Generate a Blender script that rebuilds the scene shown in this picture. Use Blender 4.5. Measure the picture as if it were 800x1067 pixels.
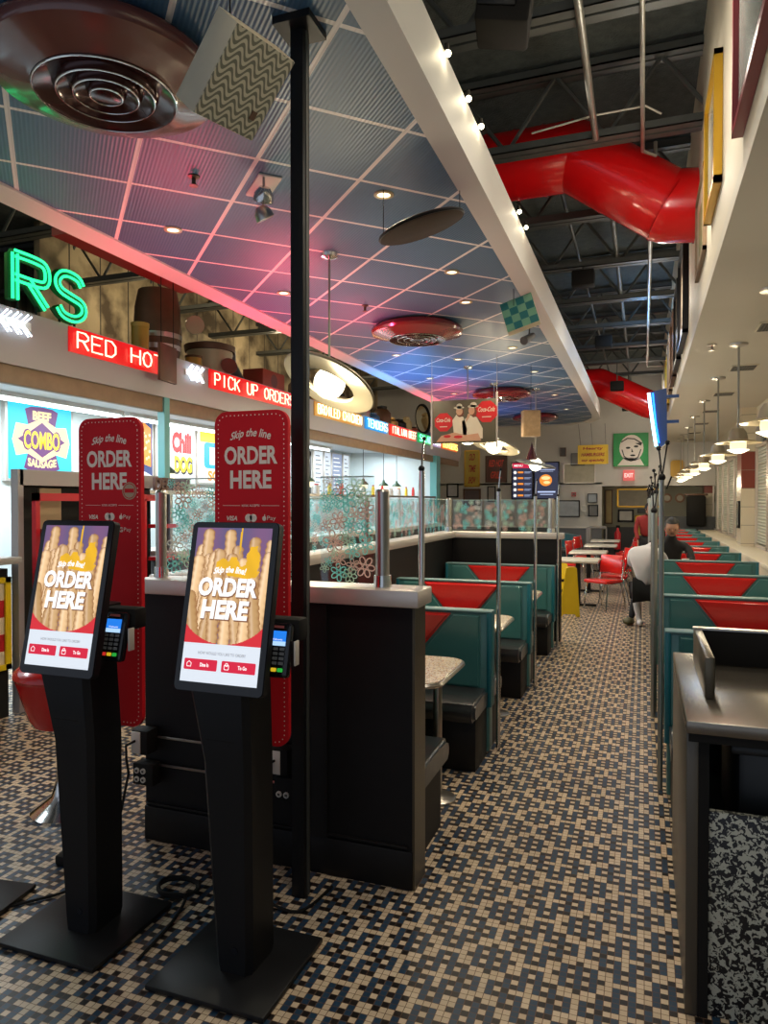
import bpy, bmesh, math, random
from mathutils import Vector, Matrix, Euler
random.seed(7)
PI = math.pi
C = bpy.context.scene.collection
scn = bpy.context.scene
for o in list(bpy.data.objects): bpy.data.objects.remove(o)

# ------------------------------------------------------------------ camera, world, exposure
cam_d = bpy.data.cameras.new('camera'); cam = bpy.data.objects.new('camera', cam_d); C.objects.link(cam)
cam_d.sensor_fit = 'HORIZONTAL'; cam_d.sensor_width = 36.0; cam_d.lens = 740/800*36
cam_d.clip_start = .02; cam_d.clip_end = 100
cam.location = (0, 0, 1.6)
cam.rotation_euler = (math.radians(90-.89), 0, math.radians(20.05))
scn.camera = cam
w = bpy.data.worlds.new('world'); scn.world = w; w.use_nodes = True
w.node_tree.nodes['Background'].inputs[0].default_value = (.72, .82, 1, 1)
w.node_tree.nodes['Background'].inputs[1].default_value = .55
scn.view_settings.view_transform = 'Standard'; scn.view_settings.look = 'None'
scn.view_settings.gamma = 1; scn.view_settings.use_curve_mapping = False
scn.view_settings.exposure = 0.0

def light(kind, loc, power, col=(1, .9, .75), size=.1, size_y=None, rot=(0, 0, 0), spot=None, name='lamp_light', parent=None):
    d = bpy.data.lights.new(name, kind); d.energy = power; d.color = col
    if kind == 'AREA':
        d.size = size
        if size_y: d.shape = 'RECTANGLE'; d.size_y = size_y
    elif kind == 'SPOT':
        d.spot_size = spot or 2.2; d.spot_blend = .6; d.shadow_soft_size = size
    else: d.shadow_soft_size = size
    o = bpy.data.objects.new(name, d); C.objects.link(o); o.location = loc; o.rotation_euler = rot
    if parent: o.parent = parent
    return o
# kitchen fluorescent light spilling over the counter
light('AREA', (-5.5, 9.3, 2.62), 290, (.82, .93, 1), .5, 11.0, name='kitchen_light')
light('AREA', (-5.3, 3.6, 2.62), 90, (.82, .93, 1), .5, 3.0, name='kitchen_light')
# fill spots added just under the joists to brighten the aisle, no fittings
for y in (1.2, 3.7, 5.4, 8.7, 12.1, 15.5, 18.6):
    light('SPOT', (-.02, y, 4.52), 104, (1, .9, .74), .15, spot=1.75, name='aisle_light')
for y in (1.6, 4.0, 5.5, 8.6, 10.6, 12.4, 15.4, 18.6):
    light('POINT', (.05, y, 3.85), 11, (1, .92, .78), .1, name='joist_light')  # added fill that lifts the joists and roof deck, not real lamps
for y in (1.5, 3.8, 5.4, 8.7, 10.4, 12.1, 15.5, 18.8):
    light('SPOT', (-.65, y, 4.50), 26, (1, .9, .74), .08, rot=(0, math.radians(-62), 0), spot=1.7, name='wall_washer')  # added fill aimed at the upper right wall, no fittings there

# ------------------------------------------------------------------ materials
MATS = {}
def nt(name):
    m = bpy.data.materials.new(name); m.use_nodes = True
    t = m.node_tree; return m, t, t.nodes['Principled BSDF']
def setp(b, k, v):
    if k in b.inputs: b.inputs[k].default_value = v
def rgba(c): return (c[0], c[1], c[2], 1)
def mat(name, col, rough=.5, metal=0, emit=None, es=0, spec=None, coat=0, var=0, vscale=8, bump=0, bscale=60):
    if name in MATS: return MATS[name]
    m, t, b = nt(name)
    setp(b, 'Base Color', rgba(col)); setp(b, 'Roughness', rough); setp(b, 'Metallic', metal)
    if spec is not None: setp(b, 'Specular IOR Level', spec)
    if coat: setp(b, 'Coat Weight', coat); setp(b, 'Coat Roughness', .08)
    if emit: setp(b, 'Emission Color', rgba(emit)); setp(b, 'Emission Strength', es)
    if var or bump:
        tc = t.nodes.new('ShaderNodeTexCoord'); n = t.nodes.new('ShaderNodeTexNoise')
        n.inputs['Scale'].default_value = vscale; n.inputs['Detail'].default_value = 4
        t.links.new(tc.outputs['Object'], n.inputs['Vector'])
        if var:
            mx = t.nodes.new('ShaderNodeMix'); mx.data_type = 'RGBA'
            mx.inputs['A'].default_value = rgba([max(0, c*(1-var)) for c in col]); mx.inputs['B'].default_value = rgba([min(1, c*(1+var)) for c in col])
            t.links.new(n.outputs['Fac'], mx.inputs['Factor']); t.links.new(mx.outputs['Result'], b.inputs['Base Color'])
        if bump:
            n2 = t.nodes.new('ShaderNodeTexNoise'); n2.inputs['Scale'].default_value = bscale
            t.links.new(tc.outputs['Object'], n2.inputs['Vector'])
            bp = t.nodes.new('ShaderNodeBump'); bp.inputs['Strength'].default_value = bump; bp.inputs['Distance'].default_value = .01
            t.links.new(n2.outputs['Fac'], bp.inputs['Height']); t.links.new(bp.outputs['Normal'], b.inputs['Normal'])
    MATS[name] = m; return m
def emat(name, col, s=1.0): return mat(name, [c*.3 for c in col], .4, emit=col, es=s)
def M_(t, op, a, b=None, c=None):
    n = t.nodes.new('ShaderNodeMath'); n.operation = op
    for i, v in enumerate((a, b, c)):
        if v is None: continue
        if isinstance(v, (int, float)): n.inputs[i].default_value = v
        else: t.links.new(v, n.inputs[i])
    return n.outputs[0]
def mixc(t, f, a, b):
    n = t.nodes.new('ShaderNodeMix'); n.data_type = 'RGBA'
    for k, v in (('Factor', f), ('A', a), ('B', b)):
        if isinstance(v, (tuple, list)): n.inputs[k].default_value = rgba(v)
        elif isinstance(v, (int, float)): n.inputs[k].default_value = v
        else: t.links.new(v, n.inputs[k])
    return n.outputs['Result']
def obj_xyz(t, scale=None, rotz=0, loc=(0, 0, 0), src='Object'):
    tc = t.nodes.new('ShaderNodeTexCoord'); mp = t.nodes.new('ShaderNodeMapping')
    mp.inputs['Location'].default_value = loc; mp.inputs['Rotation'].default_value = (0, 0, rotz)
    t.links.new(tc.outputs[src], mp.inputs['Vector'])
    s = t.nodes.new('ShaderNodeSeparateXYZ'); t.links.new(mp.outputs['Vector'], s.inputs[0])
    return s.outputs[0], s.outputs[1], s.outputs[2], mp.outputs['Vector']

def floor_material():
    m, t, b = nt('mosaic_tile_floor')
    x, y, z, v = obj_xyz(t, loc=(.05, -2.44, 0))
    T = .0245
    cx = M_(t, 'DIVIDE', x, T); cy = M_(t, 'DIVIDE', y, T)
    c = M_(t, 'FLOOR', M_(t, 'ADD', cx, .5)); r = M_(t, 'FLOOR', M_(t, 'ADD', cy, .5))
    fx = M_(t, 'ABSOLUTE', M_(t, 'SUBTRACT', cx, c)); fy = M_(t, 'ABSOLUTE', M_(t, 'SUBTRACT', cy, r))
    def fold(q):  # |((q+6) mod 12) - 6|
        return M_(t, 'ABSOLUTE', M_(t, 'SUBTRACT', M_(t, 'FLOORED_MODULO', M_(t, 'ADD', q, 6.0), 12.0), 6.0))
    a = fold(c); bb = fold(r)
    idx = M_(t, 'DIVIDE', M_(t, 'ADD', M_(t, 'ADD', M_(t, 'MULTIPLY', a, 7.0), bb), .5), 49.0)
    cream = {0: (0, 2, 4, 5, 6), 1: (0, 6), 2: (0, 1, 2, 4, 6), 3: (1, 2), 4: (3, 4, 6), 5: (1, 3, 4), 6: (4, 5, 6)}
    blue = {1: (1, 2, 3, 4, 5), 4: (0, 1, 2), 5: (5, 6), 3: (4, 5), 6: (0, 1, 2)}
    def ramp(d):
        n = t.nodes.new('ShaderNodeValToRGB'); n.color_ramp.interpolation = 'CONSTANT'
        seq = [1 if (i % 7) in d.get(i//7, ()) else 0 for i in range(49)]
        el = n.color_ramp.elements
        el[0].position = 0; el[0].color = (seq[0],)*3+(1,)
        first = True
        for i in range(1, 49):
            if seq[i] != seq[i-1]:
                if first: e = el[1]; e.position = i/49; first = False
                else: e = el.new(i/49)
                e.color = (seq[i],)*3+(1,)
        t.links.new(idx, n.inputs[0]); return n.outputs[0]
    cr = ramp(cream); bl = ramp(blue)
    nz = t.nodes.new('ShaderNodeTexWhiteNoise'); cmb = t.nodes.new('ShaderNodeCombineXYZ')
    t.links.new(c, cmb.inputs[0]); t.links.new(r, cmb.inputs[1]); t.links.new(cmb.outputs[0], nz.inputs[0])
    creamc = mixc(t, nz.outputs[0], (.52, .40, .265), (.63, .50, .35))
    bluec = mixc(t, nz.outputs[0], (.012, .036, .070), (.018, .050, .092))
    darkc = mixc(t, nz.outputs[0], (.007, .006, .006), (.016, .012, .010))
    base = mixc(t, cr, mixc(t, bl, darkc, bluec), creamc)
    gr = M_(t, 'GREATER_THAN', M_(t, 'MAXIMUM', fx, fy), .455)
    col = mixc(t, gr, base, (.12, .065, .04))
    t.links.new(col, b.inputs['Base Color']); b.inputs['Roughness'].default_value = .34; setp(b, 'Specular IOR Level', .28)
    rr = M_(t, 'ADD', M_(t, 'MULTIPLY', gr, .35), .36); t.links.new(rr, b.inputs['Roughness'])
    return m
def ceiling_material():
    m, t, b = nt('ribbed_blue_ceiling_tile')
    x, y, z, v = obj_xyz(t, rotz=PI/4)
    T = .615
    # grid phase taken from a crossing at (-1.59, 3.06)
    px = (-1.59*math.cos(PI/4)-3.06*math.sin(PI/4)); py = (-1.59*math.sin(PI/4)+3.06*math.cos(PI/4))
    gx = M_(t, 'DIVIDE', M_(t, 'SUBTRACT', x, px), T); gy = M_(t, 'DIVIDE', M_(t, 'SUBTRACT', y, py), T)
    cx = M_(t, 'ROUND', gx); cy = M_(t, 'ROUND', gy)
    dx = M_(t, 'ABSOLUTE', M_(t, 'SUBTRACT', gx, cx)); dy = M_(t, 'ABSOLUTE', M_(t, 'SUBTRACT', gy, cy))
    line = M_(t, 'LESS_THAN', M_(t, 'MINIMUM', dx, dy), .021)
    nz = t.nodes.new('ShaderNodeTexWhiteNoise'); cmb = t.nodes.new('ShaderNodeCombineXYZ')
    t.links.new(M_(t, 'FLOOR', gx), cmb.inputs[0]); t.links.new(M_(t, 'FLOOR', gy), cmb.inputs[1]); t.links.new(cmb.outputs[0], nz.inputs[0])
    tile = mixc(t, nz.outputs[0], (.058, .140, .250), (.090, .190, .315))
    rib = M_(t, 'SINE', M_(t, 'MULTIPLY', y, 2*PI/.0205))
    tile = mixc(t, M_(t, 'MULTIPLY', M_(t, 'GREATER_THAN', rib, .3), .30), tile, (.04, .105, .18))
    t.links.new(mixc(t, line, tile, (.82, .80, .78)), b.inputs['Base Color'])
    b.inputs['Roughness'].default_value = .42
    bp = t.nodes.new('ShaderNodeBump'); bp.inputs['Strength'].default_value = .2; bp.inputs['Distance'].default_value = .004
    t.links.new(rib, bp.inputs['Height']); t.links.new(bp.outputs['Normal'], b.inputs['Normal'])
    return m
def composition_material():
    m, t, b = nt('composition_pattern')
    x, y, z, v = obj_xyz(t)
    n = t.nodes.new('ShaderNodeTexNoise'); n.inputs['Scale'].default_value = 62; n.inputs['Detail'].default_value = 3; n.inputs['Distortion'].default_value = .9
    t.links.new(v, n.inputs['Vector'])
    t.links.new(mixc(t, M_(t, 'GREATER_THAN', n.outputs['Fac'], .515), (.008, .008, .01), (.50, .50, .41)), b.inputs['Base Color'])
    b.inputs['Roughness'].default_value = .4
    return m
def speckle_material():
    m, t, b = nt('speckled_laminate')
    x, y, z, v = obj_xyz(t)
    n = t.nodes.new('ShaderNodeTexVoronoi'); n.inputs['Scale'].default_value = 140
    t.links.new(v, n.inputs['Vector'])
    r = t.nodes.new('ShaderNodeValToRGB'); r.color_ramp.interpolation = 'CONSTANT'
    e = r.color_ramp.elements; e[0].color = (.72, .66, .54, 1); e[1].position = .45; e[1].color = (.50, .28, .16, 1)
    for p, c in ((.6, (.78, .74, .62)), (.75, (.28, .22, .20)), (.86, (.66, .52, .30))): q = e.new(p); q.color = rgba(c)
    s = t.nodes.new('ShaderNodeSeparateColor'); t.links.new(n.outputs['Color'], s.inputs[0]); t.links.new(s.outputs[0], r.inputs[0])
    t.links.new(r.outputs[0], b.inputs['Base Color']); b.inputs['Roughness'].default_value = .25
    return m
def wave_material():
    m, t, b = nt('wavy_stripe_print')
    x, y, z, v = obj_xyz(t)
    tri = M_(t, 'SINE', M_(t, 'MULTIPLY', x, 2*PI/.072))
    q = M_(t, 'SINE', M_(t, 'MULTIPLY', M_(t, 'ADD', y, M_(t, 'MULTIPLY', tri, .017)), 2*PI/.027))
    t.links.new(mixc(t, M_(t, 'GREATER_THAN', q, 0), (.62, .60, .47), (.18, .19, .14)), b.inputs['Base Color'])
    b.inputs['Roughness'].default_value = .6
    return m
def checker_material(name, c1, c2, s):
    m, t, b = nt(name)
    x, y, z, v = obj_xyz(t)
    n = t.nodes.new('ShaderNodeTexChecker'); n.inputs['Scale'].default_value = s
    n.inputs[1].default_value = rgba(c1); n.inputs[2].default_value = rgba(c2)
    mp = t.nodes.new('ShaderNodeVectorMath'); mp.operation = 'ADD'; mp.inputs[1].default_value = (.003, .0031, .0033)
    t.links.new(v, mp.inputs[0]); t.links.new(mp.outputs[0], n.inputs[0]); t.links.new(n.outputs[0], b.inputs['Base Color'])
    b.inputs['Roughness'].default_value = .4
    return m
def stripes_material(name, c1, c2, pitch, axis, duty=.5, rough=.5, metal=0, bump=.5):
    m, t, b = nt(name)
    xyz = obj_xyz(t)
    s = M_(t, 'SINE', M_(t, 'MULTIPLY', xyz[axis], 2*PI/pitch))
    t.links.new(mixc(t, M_(t, 'GREATER_THAN', s, 1-2*duty), c1, c2), b.inputs['Base Color'])
    b.inputs['Roughness'].default_value = rough; b.inputs['Metallic'].default_value = metal
    if bump:
        bp = t.nodes.new('ShaderNodeBump'); bp.inputs['Strength'].default_value = bump; bp.inputs['Distance'].default_value = .01
        t.links.new(s, bp.inputs['Height']); t.links.new(bp.outputs['Normal'], b.inputs['Normal'])
    return m
def glass_material():
    m = bpy.data.materials.new('clear_glass'); m.use_nodes = True; t = m.node_tree; t.nodes.clear()
    o = t.nodes.new('ShaderNodeOutputMaterial'); mx = t.nodes.new('ShaderNodeMixShader'); g = t.nodes.new('ShaderNodeBsdfGlossy'); tr = t.nodes.new('ShaderNodeBsdfTransparent')
    tr.inputs[0].default_value = (.93, .97, .96, 1); g.inputs['Roughness'].default_value = .03; mx.inputs[0].default_value = .09
    t.links.new(tr.outputs[0], mx.inputs[1]); t.links.new(g.outputs[0], mx.inputs[2]); t.links.new(mx.outputs[0], o.inputs[0])
    return m
def attr_material(name, emit):
    m, t, b = nt(name)
    a = t.nodes.new('ShaderNodeAttribute'); a.attribute_name = 'Col'
    if emit:
        b.inputs['Base Color'].default_value = (.02, .02, .02, 1); t.links.new(a.outputs['Color'], b.inputs['Emission Color']); b.inputs['Emission Strength'].default_value = emit
    else: t.links.new(a.outputs['Color'], b.inputs['Base Color'])
    b.inputs['Roughness'].default_value = .25
    return m

FLOOR = floor_material(); CEIL = ceiling_material(); COMPO = composition_material(); SPECK = speckle_material(); WAVE = wave_material()
GLASS = glass_material(); PICE = attr_material('screen_picture', 1.0); PICD = attr_material('printed_picture', 0)
black = mat('black_laminate', (.008, .007, .007), .5, spec=.25, var=.25, bump=.05, bscale=200)
blackm = mat('black_powder_steel', (.009, .009, .010), .42, spec=.25)
blackg = mat('black_gloss_plastic', (.01, .01, .012), .12)
blackmatte = mat('matte_black', (.012, .011, .010), .75, spec=.2)
chrome = mat('chrome', (.72, .71, .69), .16, 1)
steel = mat('brushed_steel', (.50, .47, .43), .3, 1)
aluminium = mat('satin_aluminium_cap', (.66, .60, .55), .36, .55)
white = mat('white_paint', (.72, .69, .64), .6, var=.05)
beamw = mat('white_beam_paint', (.66, .65, .63), .55)
cream = mat('cream_wall_paint', (.66, .60, .48), .6, var=.06, vscale=2)
soffm = mat('soffit_paint', (.62, .575, .48), .6, var=.04, vscale=1.5)
deck = mat('dark_roof_insulation', (.075, .088, .085), .9, var=.5, vscale=14, bump=1.0, bscale=60)
joistm = mat('joist_grey_steel', (.10, .105, .10), .5, .4, var=.2)
conduit = mat('conduit_steel', (.36, .36, .33), .35, .8)
duct = mat('glossy_red_duct', (.80, .006, .008), .22, coat=.5, bump=.06, bscale=5)
teal = mat('teal_vinyl', (.045, .165, .165), .30, coat=.25, var=.08, bump=.08, bscale=6)
tealedge = mat('teal_edge_vinyl', (.01, .13, .165), .3)
redv = mat('red_vinyl', (.60, .012, .010), .22, coat=.35, bump=.1, bscale=5)
blackv = mat('black_vinyl', (.030, .031, .034), .28, coat=.3, bump=.15, bscale=9)
trimw = mat('light_piping', (.13, .235, .24), .5)
redp = mat('kiosk_red_panel', (.66, .010, .018), .6, spec=.2)
creamtxt = mat('cream_print', (.95, .78, .66), .7, spec=.2)
paleprint = mat('pale_print', (.75, .5, .45), .6)
goldm = mat('gold_frame', (.62, .36, .03), .3, .5)
maroon = mat('maroon_frame', (.22, .03, .04), .3)
woodd = mat('dark_stained_wood', (.10, .045, .022), .5, var=.5, vscale=6)
woodt = mat('tan_wood_strip', (.26, .17, .10), .5, var=.3, vscale=10)
tealpaint = mat('teal_paint', (.12, .38, .38), .4)
greyw = mat('grey_wainscot', (.15, .155, .165), .6)
lavw = mat('pale_grey_wall', (.52, .50, .47), .6, var=.04)
fasciam = mat('fascia_grey', (.42, .40, .42), .4)
yel = mat('yellow_plastic', (.80, .55, .01), .35)
redmetal = mat('red_enamel_steel', (.50, .01, .02), .3)
outletw = mat('ivory_plastic', (.62, .57, .50), .4)
skin_m = mat('skin', (.42, .22, .14), .5)
hairm = mat('black_hair', (.01, .009, .008), .6)
TK = {}

# ------------------------------------------------------------------ mesh helpers
def tag(o, label=None, cat=None, group=None, kind=None):
    if label: o['label'] = label
    if cat: o['category'] = cat
    if group: o['group'] = group
    if kind: o['kind'] = kind
    return o
def thing(name, label, cat, loc=(0, 0, 0), group=None, rotz=0):
    o = bpy.data.objects.new(name, None); o.empty_display_size = .1; C.objects.link(o); o.location = loc; o.rotation_euler = (0, 0, rotz)
    return tag(o, label, cat, group)
def copy_tree(o, parent=None):
    c = o.copy(); C.objects.link(c); c.parent = parent
    for ch in [q for q in bpy.data.objects if q.parent == o]: copy_tree(ch, c)
    return c
def origin_of(p):
    v = Vector((0, 0, 0))
    while p is not None: v += Vector(p.location); p = p.parent
    return v
class MB:
    def __init__(s): s.bm = bmesh.new()
    def _xf(s, vs, loc, rot, mtx=None):
        m = Matrix.Translation(Vector(loc)) @ (Euler(rot).to_matrix().to_4x4() if rot else Matrix.Identity(4))
        if mtx is not None: m = mtx @ m
        bmesh.ops.transform(s.bm, matrix=m, verts=vs)
    def box(s, a, b, bev=0, rot=None, seg=2):
        "box from corner a to corner b, rot about its centre"
        a = Vector(a); b = Vector(b); c = (a+b)/2; d = b-a
        r = bmesh.ops.create_cube(s.bm, size=1); vs = r['verts']
        bmesh.ops.scale(s.bm, vec=(abs(d.x), abs(d.y), abs(d.z)), verts=vs)
        if bev:
            es = list({e for v in vs for e in v.link_edges})
            q = bmesh.ops.bevel(s.bm, geom=es, offset=min(bev, .49*min(abs(d.x), abs(d.y), abs(d.z))), segments=seg, affect='EDGES', profile=.5)
            vs = list({v for f in q['faces'] for v in f.verts} | {v for v in vs if v.is_valid})
            vs = [v for v in vs if v.is_valid]
            seen = set(vs); st = list(vs)
            while st:
                v = st.pop()
                for e in v.link_edges:
                    o = e.other_vert(v)
                    if o not in seen: seen.add(o); st.append(o)
            vs = list(seen)
        s._xf(vs, c, rot); return s
    def cyl(s, p0, p1, r, r2=None, n=16, caps=True):
        p0 = Vector(p0); p1 = Vector(p1); d = p1-p0
        q = bmesh.ops.create_cone(s.bm, cap_ends=caps, segments=n, radius1=r, radius2=r if r2 is None else r2, depth=d.length)
        m = Matrix.Translation((p0+p1)/2) @ d.to_track_quat('Z', 'Y').to_matrix().to_4x4()
        bmesh.ops.transform(s.bm, matrix=m, verts=q['verts']); return s
    def ball(s, c, r, sc=(1, 1, 1), n=16):
        q = bmesh.ops.create_uvsphere(s.bm, u_segments=n, v_segments=max(6, n//2), radius=r)
        bmesh.ops.scale(s.bm, vec=sc, verts=q['verts']); bmesh.ops.translate(s.bm, vec=Vector(c), verts=q['verts']); return s
    def lathe(s, prof, c=(0, 0, 0), n=32, mtx=None):
        rings = []
        m = Matrix.Translation(Vector(c)) @ (mtx or Matrix.Identity(4))
        for r, z in prof:
            if r < 1e-5: rings.append([s.bm.verts.new(m @ Vector((0, 0, z)))])
            else: rings.append([s.bm.verts.new(m @ Vector((r*math.cos(2*PI*i/n), r*math.sin(2*PI*i/n), z))) for i in range(n)])
        for a, b in zip(rings, rings[1:]):
            for i in range(n):
                j = (i+1) % n
                va = [a[i], a[j]] if len(a) > 1 else [a[0]]
                vb = [b[j], b[i]] if len(b) > 1 else [b[0]]
                if len(va)+len(vb) > 2: s.bm.faces.new(va+vb)
        return s
    def prism(s, pts, o, r, u, depth):
        "polygon pts (2D) in the plane o + r*x + u*y, extruded along r x u by depth"
        o = Vector(o); r = Vector(r).normalized(); u = Vector(u).normalized(); n = r.cross(u)
        f = [s.bm.verts.new(o+r*x+u*y) for x, y in pts]; g = [s.bm.verts.new(o+r*x+u*y+n*depth) for x, y in pts]
        s.bm.faces.new(f[::-1]); s.bm.faces.new(g)
        k = len(pts)
        for i in range(k): j = (i+1) % k; s.bm.faces.new([f[i], f[j], g[j], g[i]])
        return s
    def tube(s, pts, r, n=8, closed=False):
        pts = [Vector(p) for p in pts]; rings = []; k = len(pts); pu = None
        for i, p in enumerate(pts):
            if closed: d = pts[(i+1) % k]-pts[i-1]
            else: d = pts[min(i+1, k-1)]-pts[max(i-1, 0)]
            d.normalize()
            if pu is None: a = d.orthogonal().normalized()
            else:
                a = pu-d*pu.dot(d)
                a = a.normalized() if a.length > 1e-6 else d.orthogonal().normalized()
            pu = a; b = d.cross(a)
            rings.append([s.bm.verts.new(p+a*(r*math.cos(2*PI*j/n))+b*(r*math.sin(2*PI*j/n))) for j in range(n)])
        rr = list(zip(rings, rings[1:]))
        if closed: rr.append((rings[-1], rings[0]))
        for A, B in rr:
            for j in range(n): q = (j+1) % n; s.bm.faces.new([A[j], A[q], B[q], B[j]])
        if not closed: s.bm.faces.new(rings[0][::-1]); s.bm.faces.new(rings[-1])
        return s
    def poly(s, pts3):
        s.bm.faces.new([s.bm.verts.new(Vector(p)) for p in pts3]); return s
    def xf(s, m): bmesh.ops.transform(s.bm, matrix=m, verts=s.bm.verts[:]); return s
    def build(s, name, m, parent=None, world=True, smooth=40, recalc=True):
        if recalc: bmesh.ops.recalc_face_normals(s.bm, faces=s.bm.faces[:])
        if world and parent is not None: bmesh.ops.translate(s.bm, vec=-origin_of(parent), verts=s.bm.verts[:])
        me = bpy.data.meshes.new(name); s.bm.to_mesh(me); s.bm.free()
        if smooth:
            for p in me.polygons: p.use_smooth = True
            try: me.set_sharp_from_angle(angle=math.radians(smooth))
            except Exception: pass
        me.materials.append(m)
        o = bpy.data.objects.new(name, me); C.objects.link(o)
        if parent is not None: o.parent = parent
        return o
def struct(name, mb, m): return tag(mb.build(name, m), kind='structure')

# flat artwork on a plane
class Pl:
    def __init__(s, o, r, u): s.o = Vector(o); s.r = Vector(r).normalized(); s.u = Vector(u).normalized(); s.n = s.r.cross(s.u)
    def at(s, x, y, d=0): return s.o+s.r*x+s.u*y+s.n*d
def flat(pl, polys, d, name, m, parent):
    mb = MB()
    for p in polys: mb.poly([pl.at(x, y, d) for x, y in p])
    return mb.build(name, m, parent, smooth=0, recalc=False)
def rect(x0, y0, x1, y1): return [(x0, y0), (x1, y0), (x1, y1), (x0, y1)]
def rrect(x0, y0, x1, y1, r, n=5):
    o = []
    for cx, cy, a in ((x1-r, y1-r, 0), (x0+r, y1-r, 90), (x0+r, y0+r, 180), (x1-r, y0+r, 270)):
        o += [(cx+r*math.cos(math.radians(a+90*i/n)), cy+r*math.sin(math.radians(a+90*i/n))) for i in range(n+1)]
    return o
def disc(cx, cy, rx, ry=None, n=24, a0=0):
    ry = ry or rx
    return [(cx+rx*math.cos(a0+2*PI*i/n), cy+ry*math.sin(a0+2*PI*i/n)) for i in range(n)]
def ribbon(pts, wd, closed=False):
    out = []; k = len(pts)
    rng = range(k if closed else k-1)
    for i in rng:
        x0, y0 = pts[i]; x1, y1 = pts[(i+1) % k]; dx, dy = x1-x0, y1-y0; L = math.hypot(dx, dy) or 1
        ex, ey = dx/L*wd*.3, dy/L*wd*.3; nx, ny = -dy/L*wd/2, dx/L*wd/2
        out.append([(x0-ex-nx, y0-ey-ny), (x1+ex-nx, y1+ey-ny), (x1+ex+nx, y1+ey+ny), (x0-ex+nx, y0-ey+ny)])
    return out
TXT = {}
def text_polys(s, bold=0.0):
    key = (s, bold)
    if key not in TXT:
        cu = bpy.data.curves.new('lettering', 'FONT'); cu.body = s; cu.size = 1; cu.offset = bold; cu.resolution_u = 3
        o = bpy.data.objects.new('lettering', cu); C.objects.link(o)
        dg = bpy.context.evaluated_depsgraph_get(); me = bpy.data.meshes.new_from_object(o.evaluated_get(dg))
        vs = [(v.co.x, v.co.y) for v in me.vertices]; fs = [tuple(p.vertices) for p in me.polygons]
        bpy.data.objects.remove(o); bpy.data.curves.remove(cu); bpy.data.meshes.remove(me)
        x0 = min(v[0] for v in vs); x1 = max(v[0] for v in vs); y0 = min(v[1] for v in vs); y1 = max(v[1] for v in vs)
        vs = [((x-x0)/(x1-x0), (y-y0)/(y1-y0)) for x, y in vs]
        TXT[key] = (vs, fs, (x1-x0)/(y1-y0))
    return TXT[key]
def text(pl, s, cx, cy, wd, ht, d, name, m, parent, bold=.02, slant=0, rot=0, arc=0, thick=0):
    "text fitted in a wd x ht box centred on cx, cy"
    vs, fs, asp = text_polys(s, bold)
    if ht is None: ht = wd/asp
    if wd is None: wd = ht*asp
    bm = bmesh.new(); q = []
    for x, y in vs:
        X = (x-.5)*wd+(y-.5)*ht*slant; Y = (y-.5)*ht
        if arc: Y -= arc*(2*(x-.5))**2
        if rot: X, Y = X*math.cos(rot)-Y*math.sin(rot), X*math.sin(rot)+Y*math.cos(rot)
        q.append(bm.verts.new(pl.at(cx+X, cy+Y, d)))
    for f in fs:
        try: bm.faces.new([q[i] for i in f])
        except ValueError: pass
    mb = MB(); mb.bm.free(); mb.bm = bm
    if thick:
        r = bmesh.ops.extrude_face_region(bm, geom=bm.faces[:]); vv = [g for g in r['geom'] if isinstance(g, bmesh.types.BMVert)]
        bmesh.ops.translate(bm, vec=pl.n*thick, verts=vv)
    return mb.build(name, m, parent, smooth=0, recalc=bool(thick))
def picture(pl, x0, y0, x1, y1, nx, ny, fn, d, name, m, parent):
    import numpy as np
    u, v = np.meshgrid((np.arange(nx)+.5)/nx, (np.arange(ny)+.5)/ny)
    col = fn(u, v)                                     # ny, nx, 3 linear
    verts = [tuple(pl.at(x0+(x1-x0)*i/nx, y0+(y1-y0)*j/ny, d)-(origin_of(parent) if parent else Vector())) for j in range(ny+1) for i in range(nx+1)]
    faces = [(j*(nx+1)+i, j*(nx+1)+i+1, (j+1)*(nx+1)+i+1, (j+1)*(nx+1)+i) for j in range(ny) for i in range(nx)]
    me = bpy.data.meshes.new(name); me.from_pydata(verts, [], faces)
    at = me.color_attributes.new('Col', 'FLOAT_COLOR', 'CORNER')
    c = np.ones((ny*nx, 4, 4), dtype=np.float32); c[:, :, :3] = np.clip(col, 0, 1).reshape(ny*nx, 1, 3)
    at.data.foreach_set('color', c.ravel())
    me.materials.append(m); o = bpy.data.objects.new(name, me); C.objects.link(o)
    if parent: o.parent = parent
    return o
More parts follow.
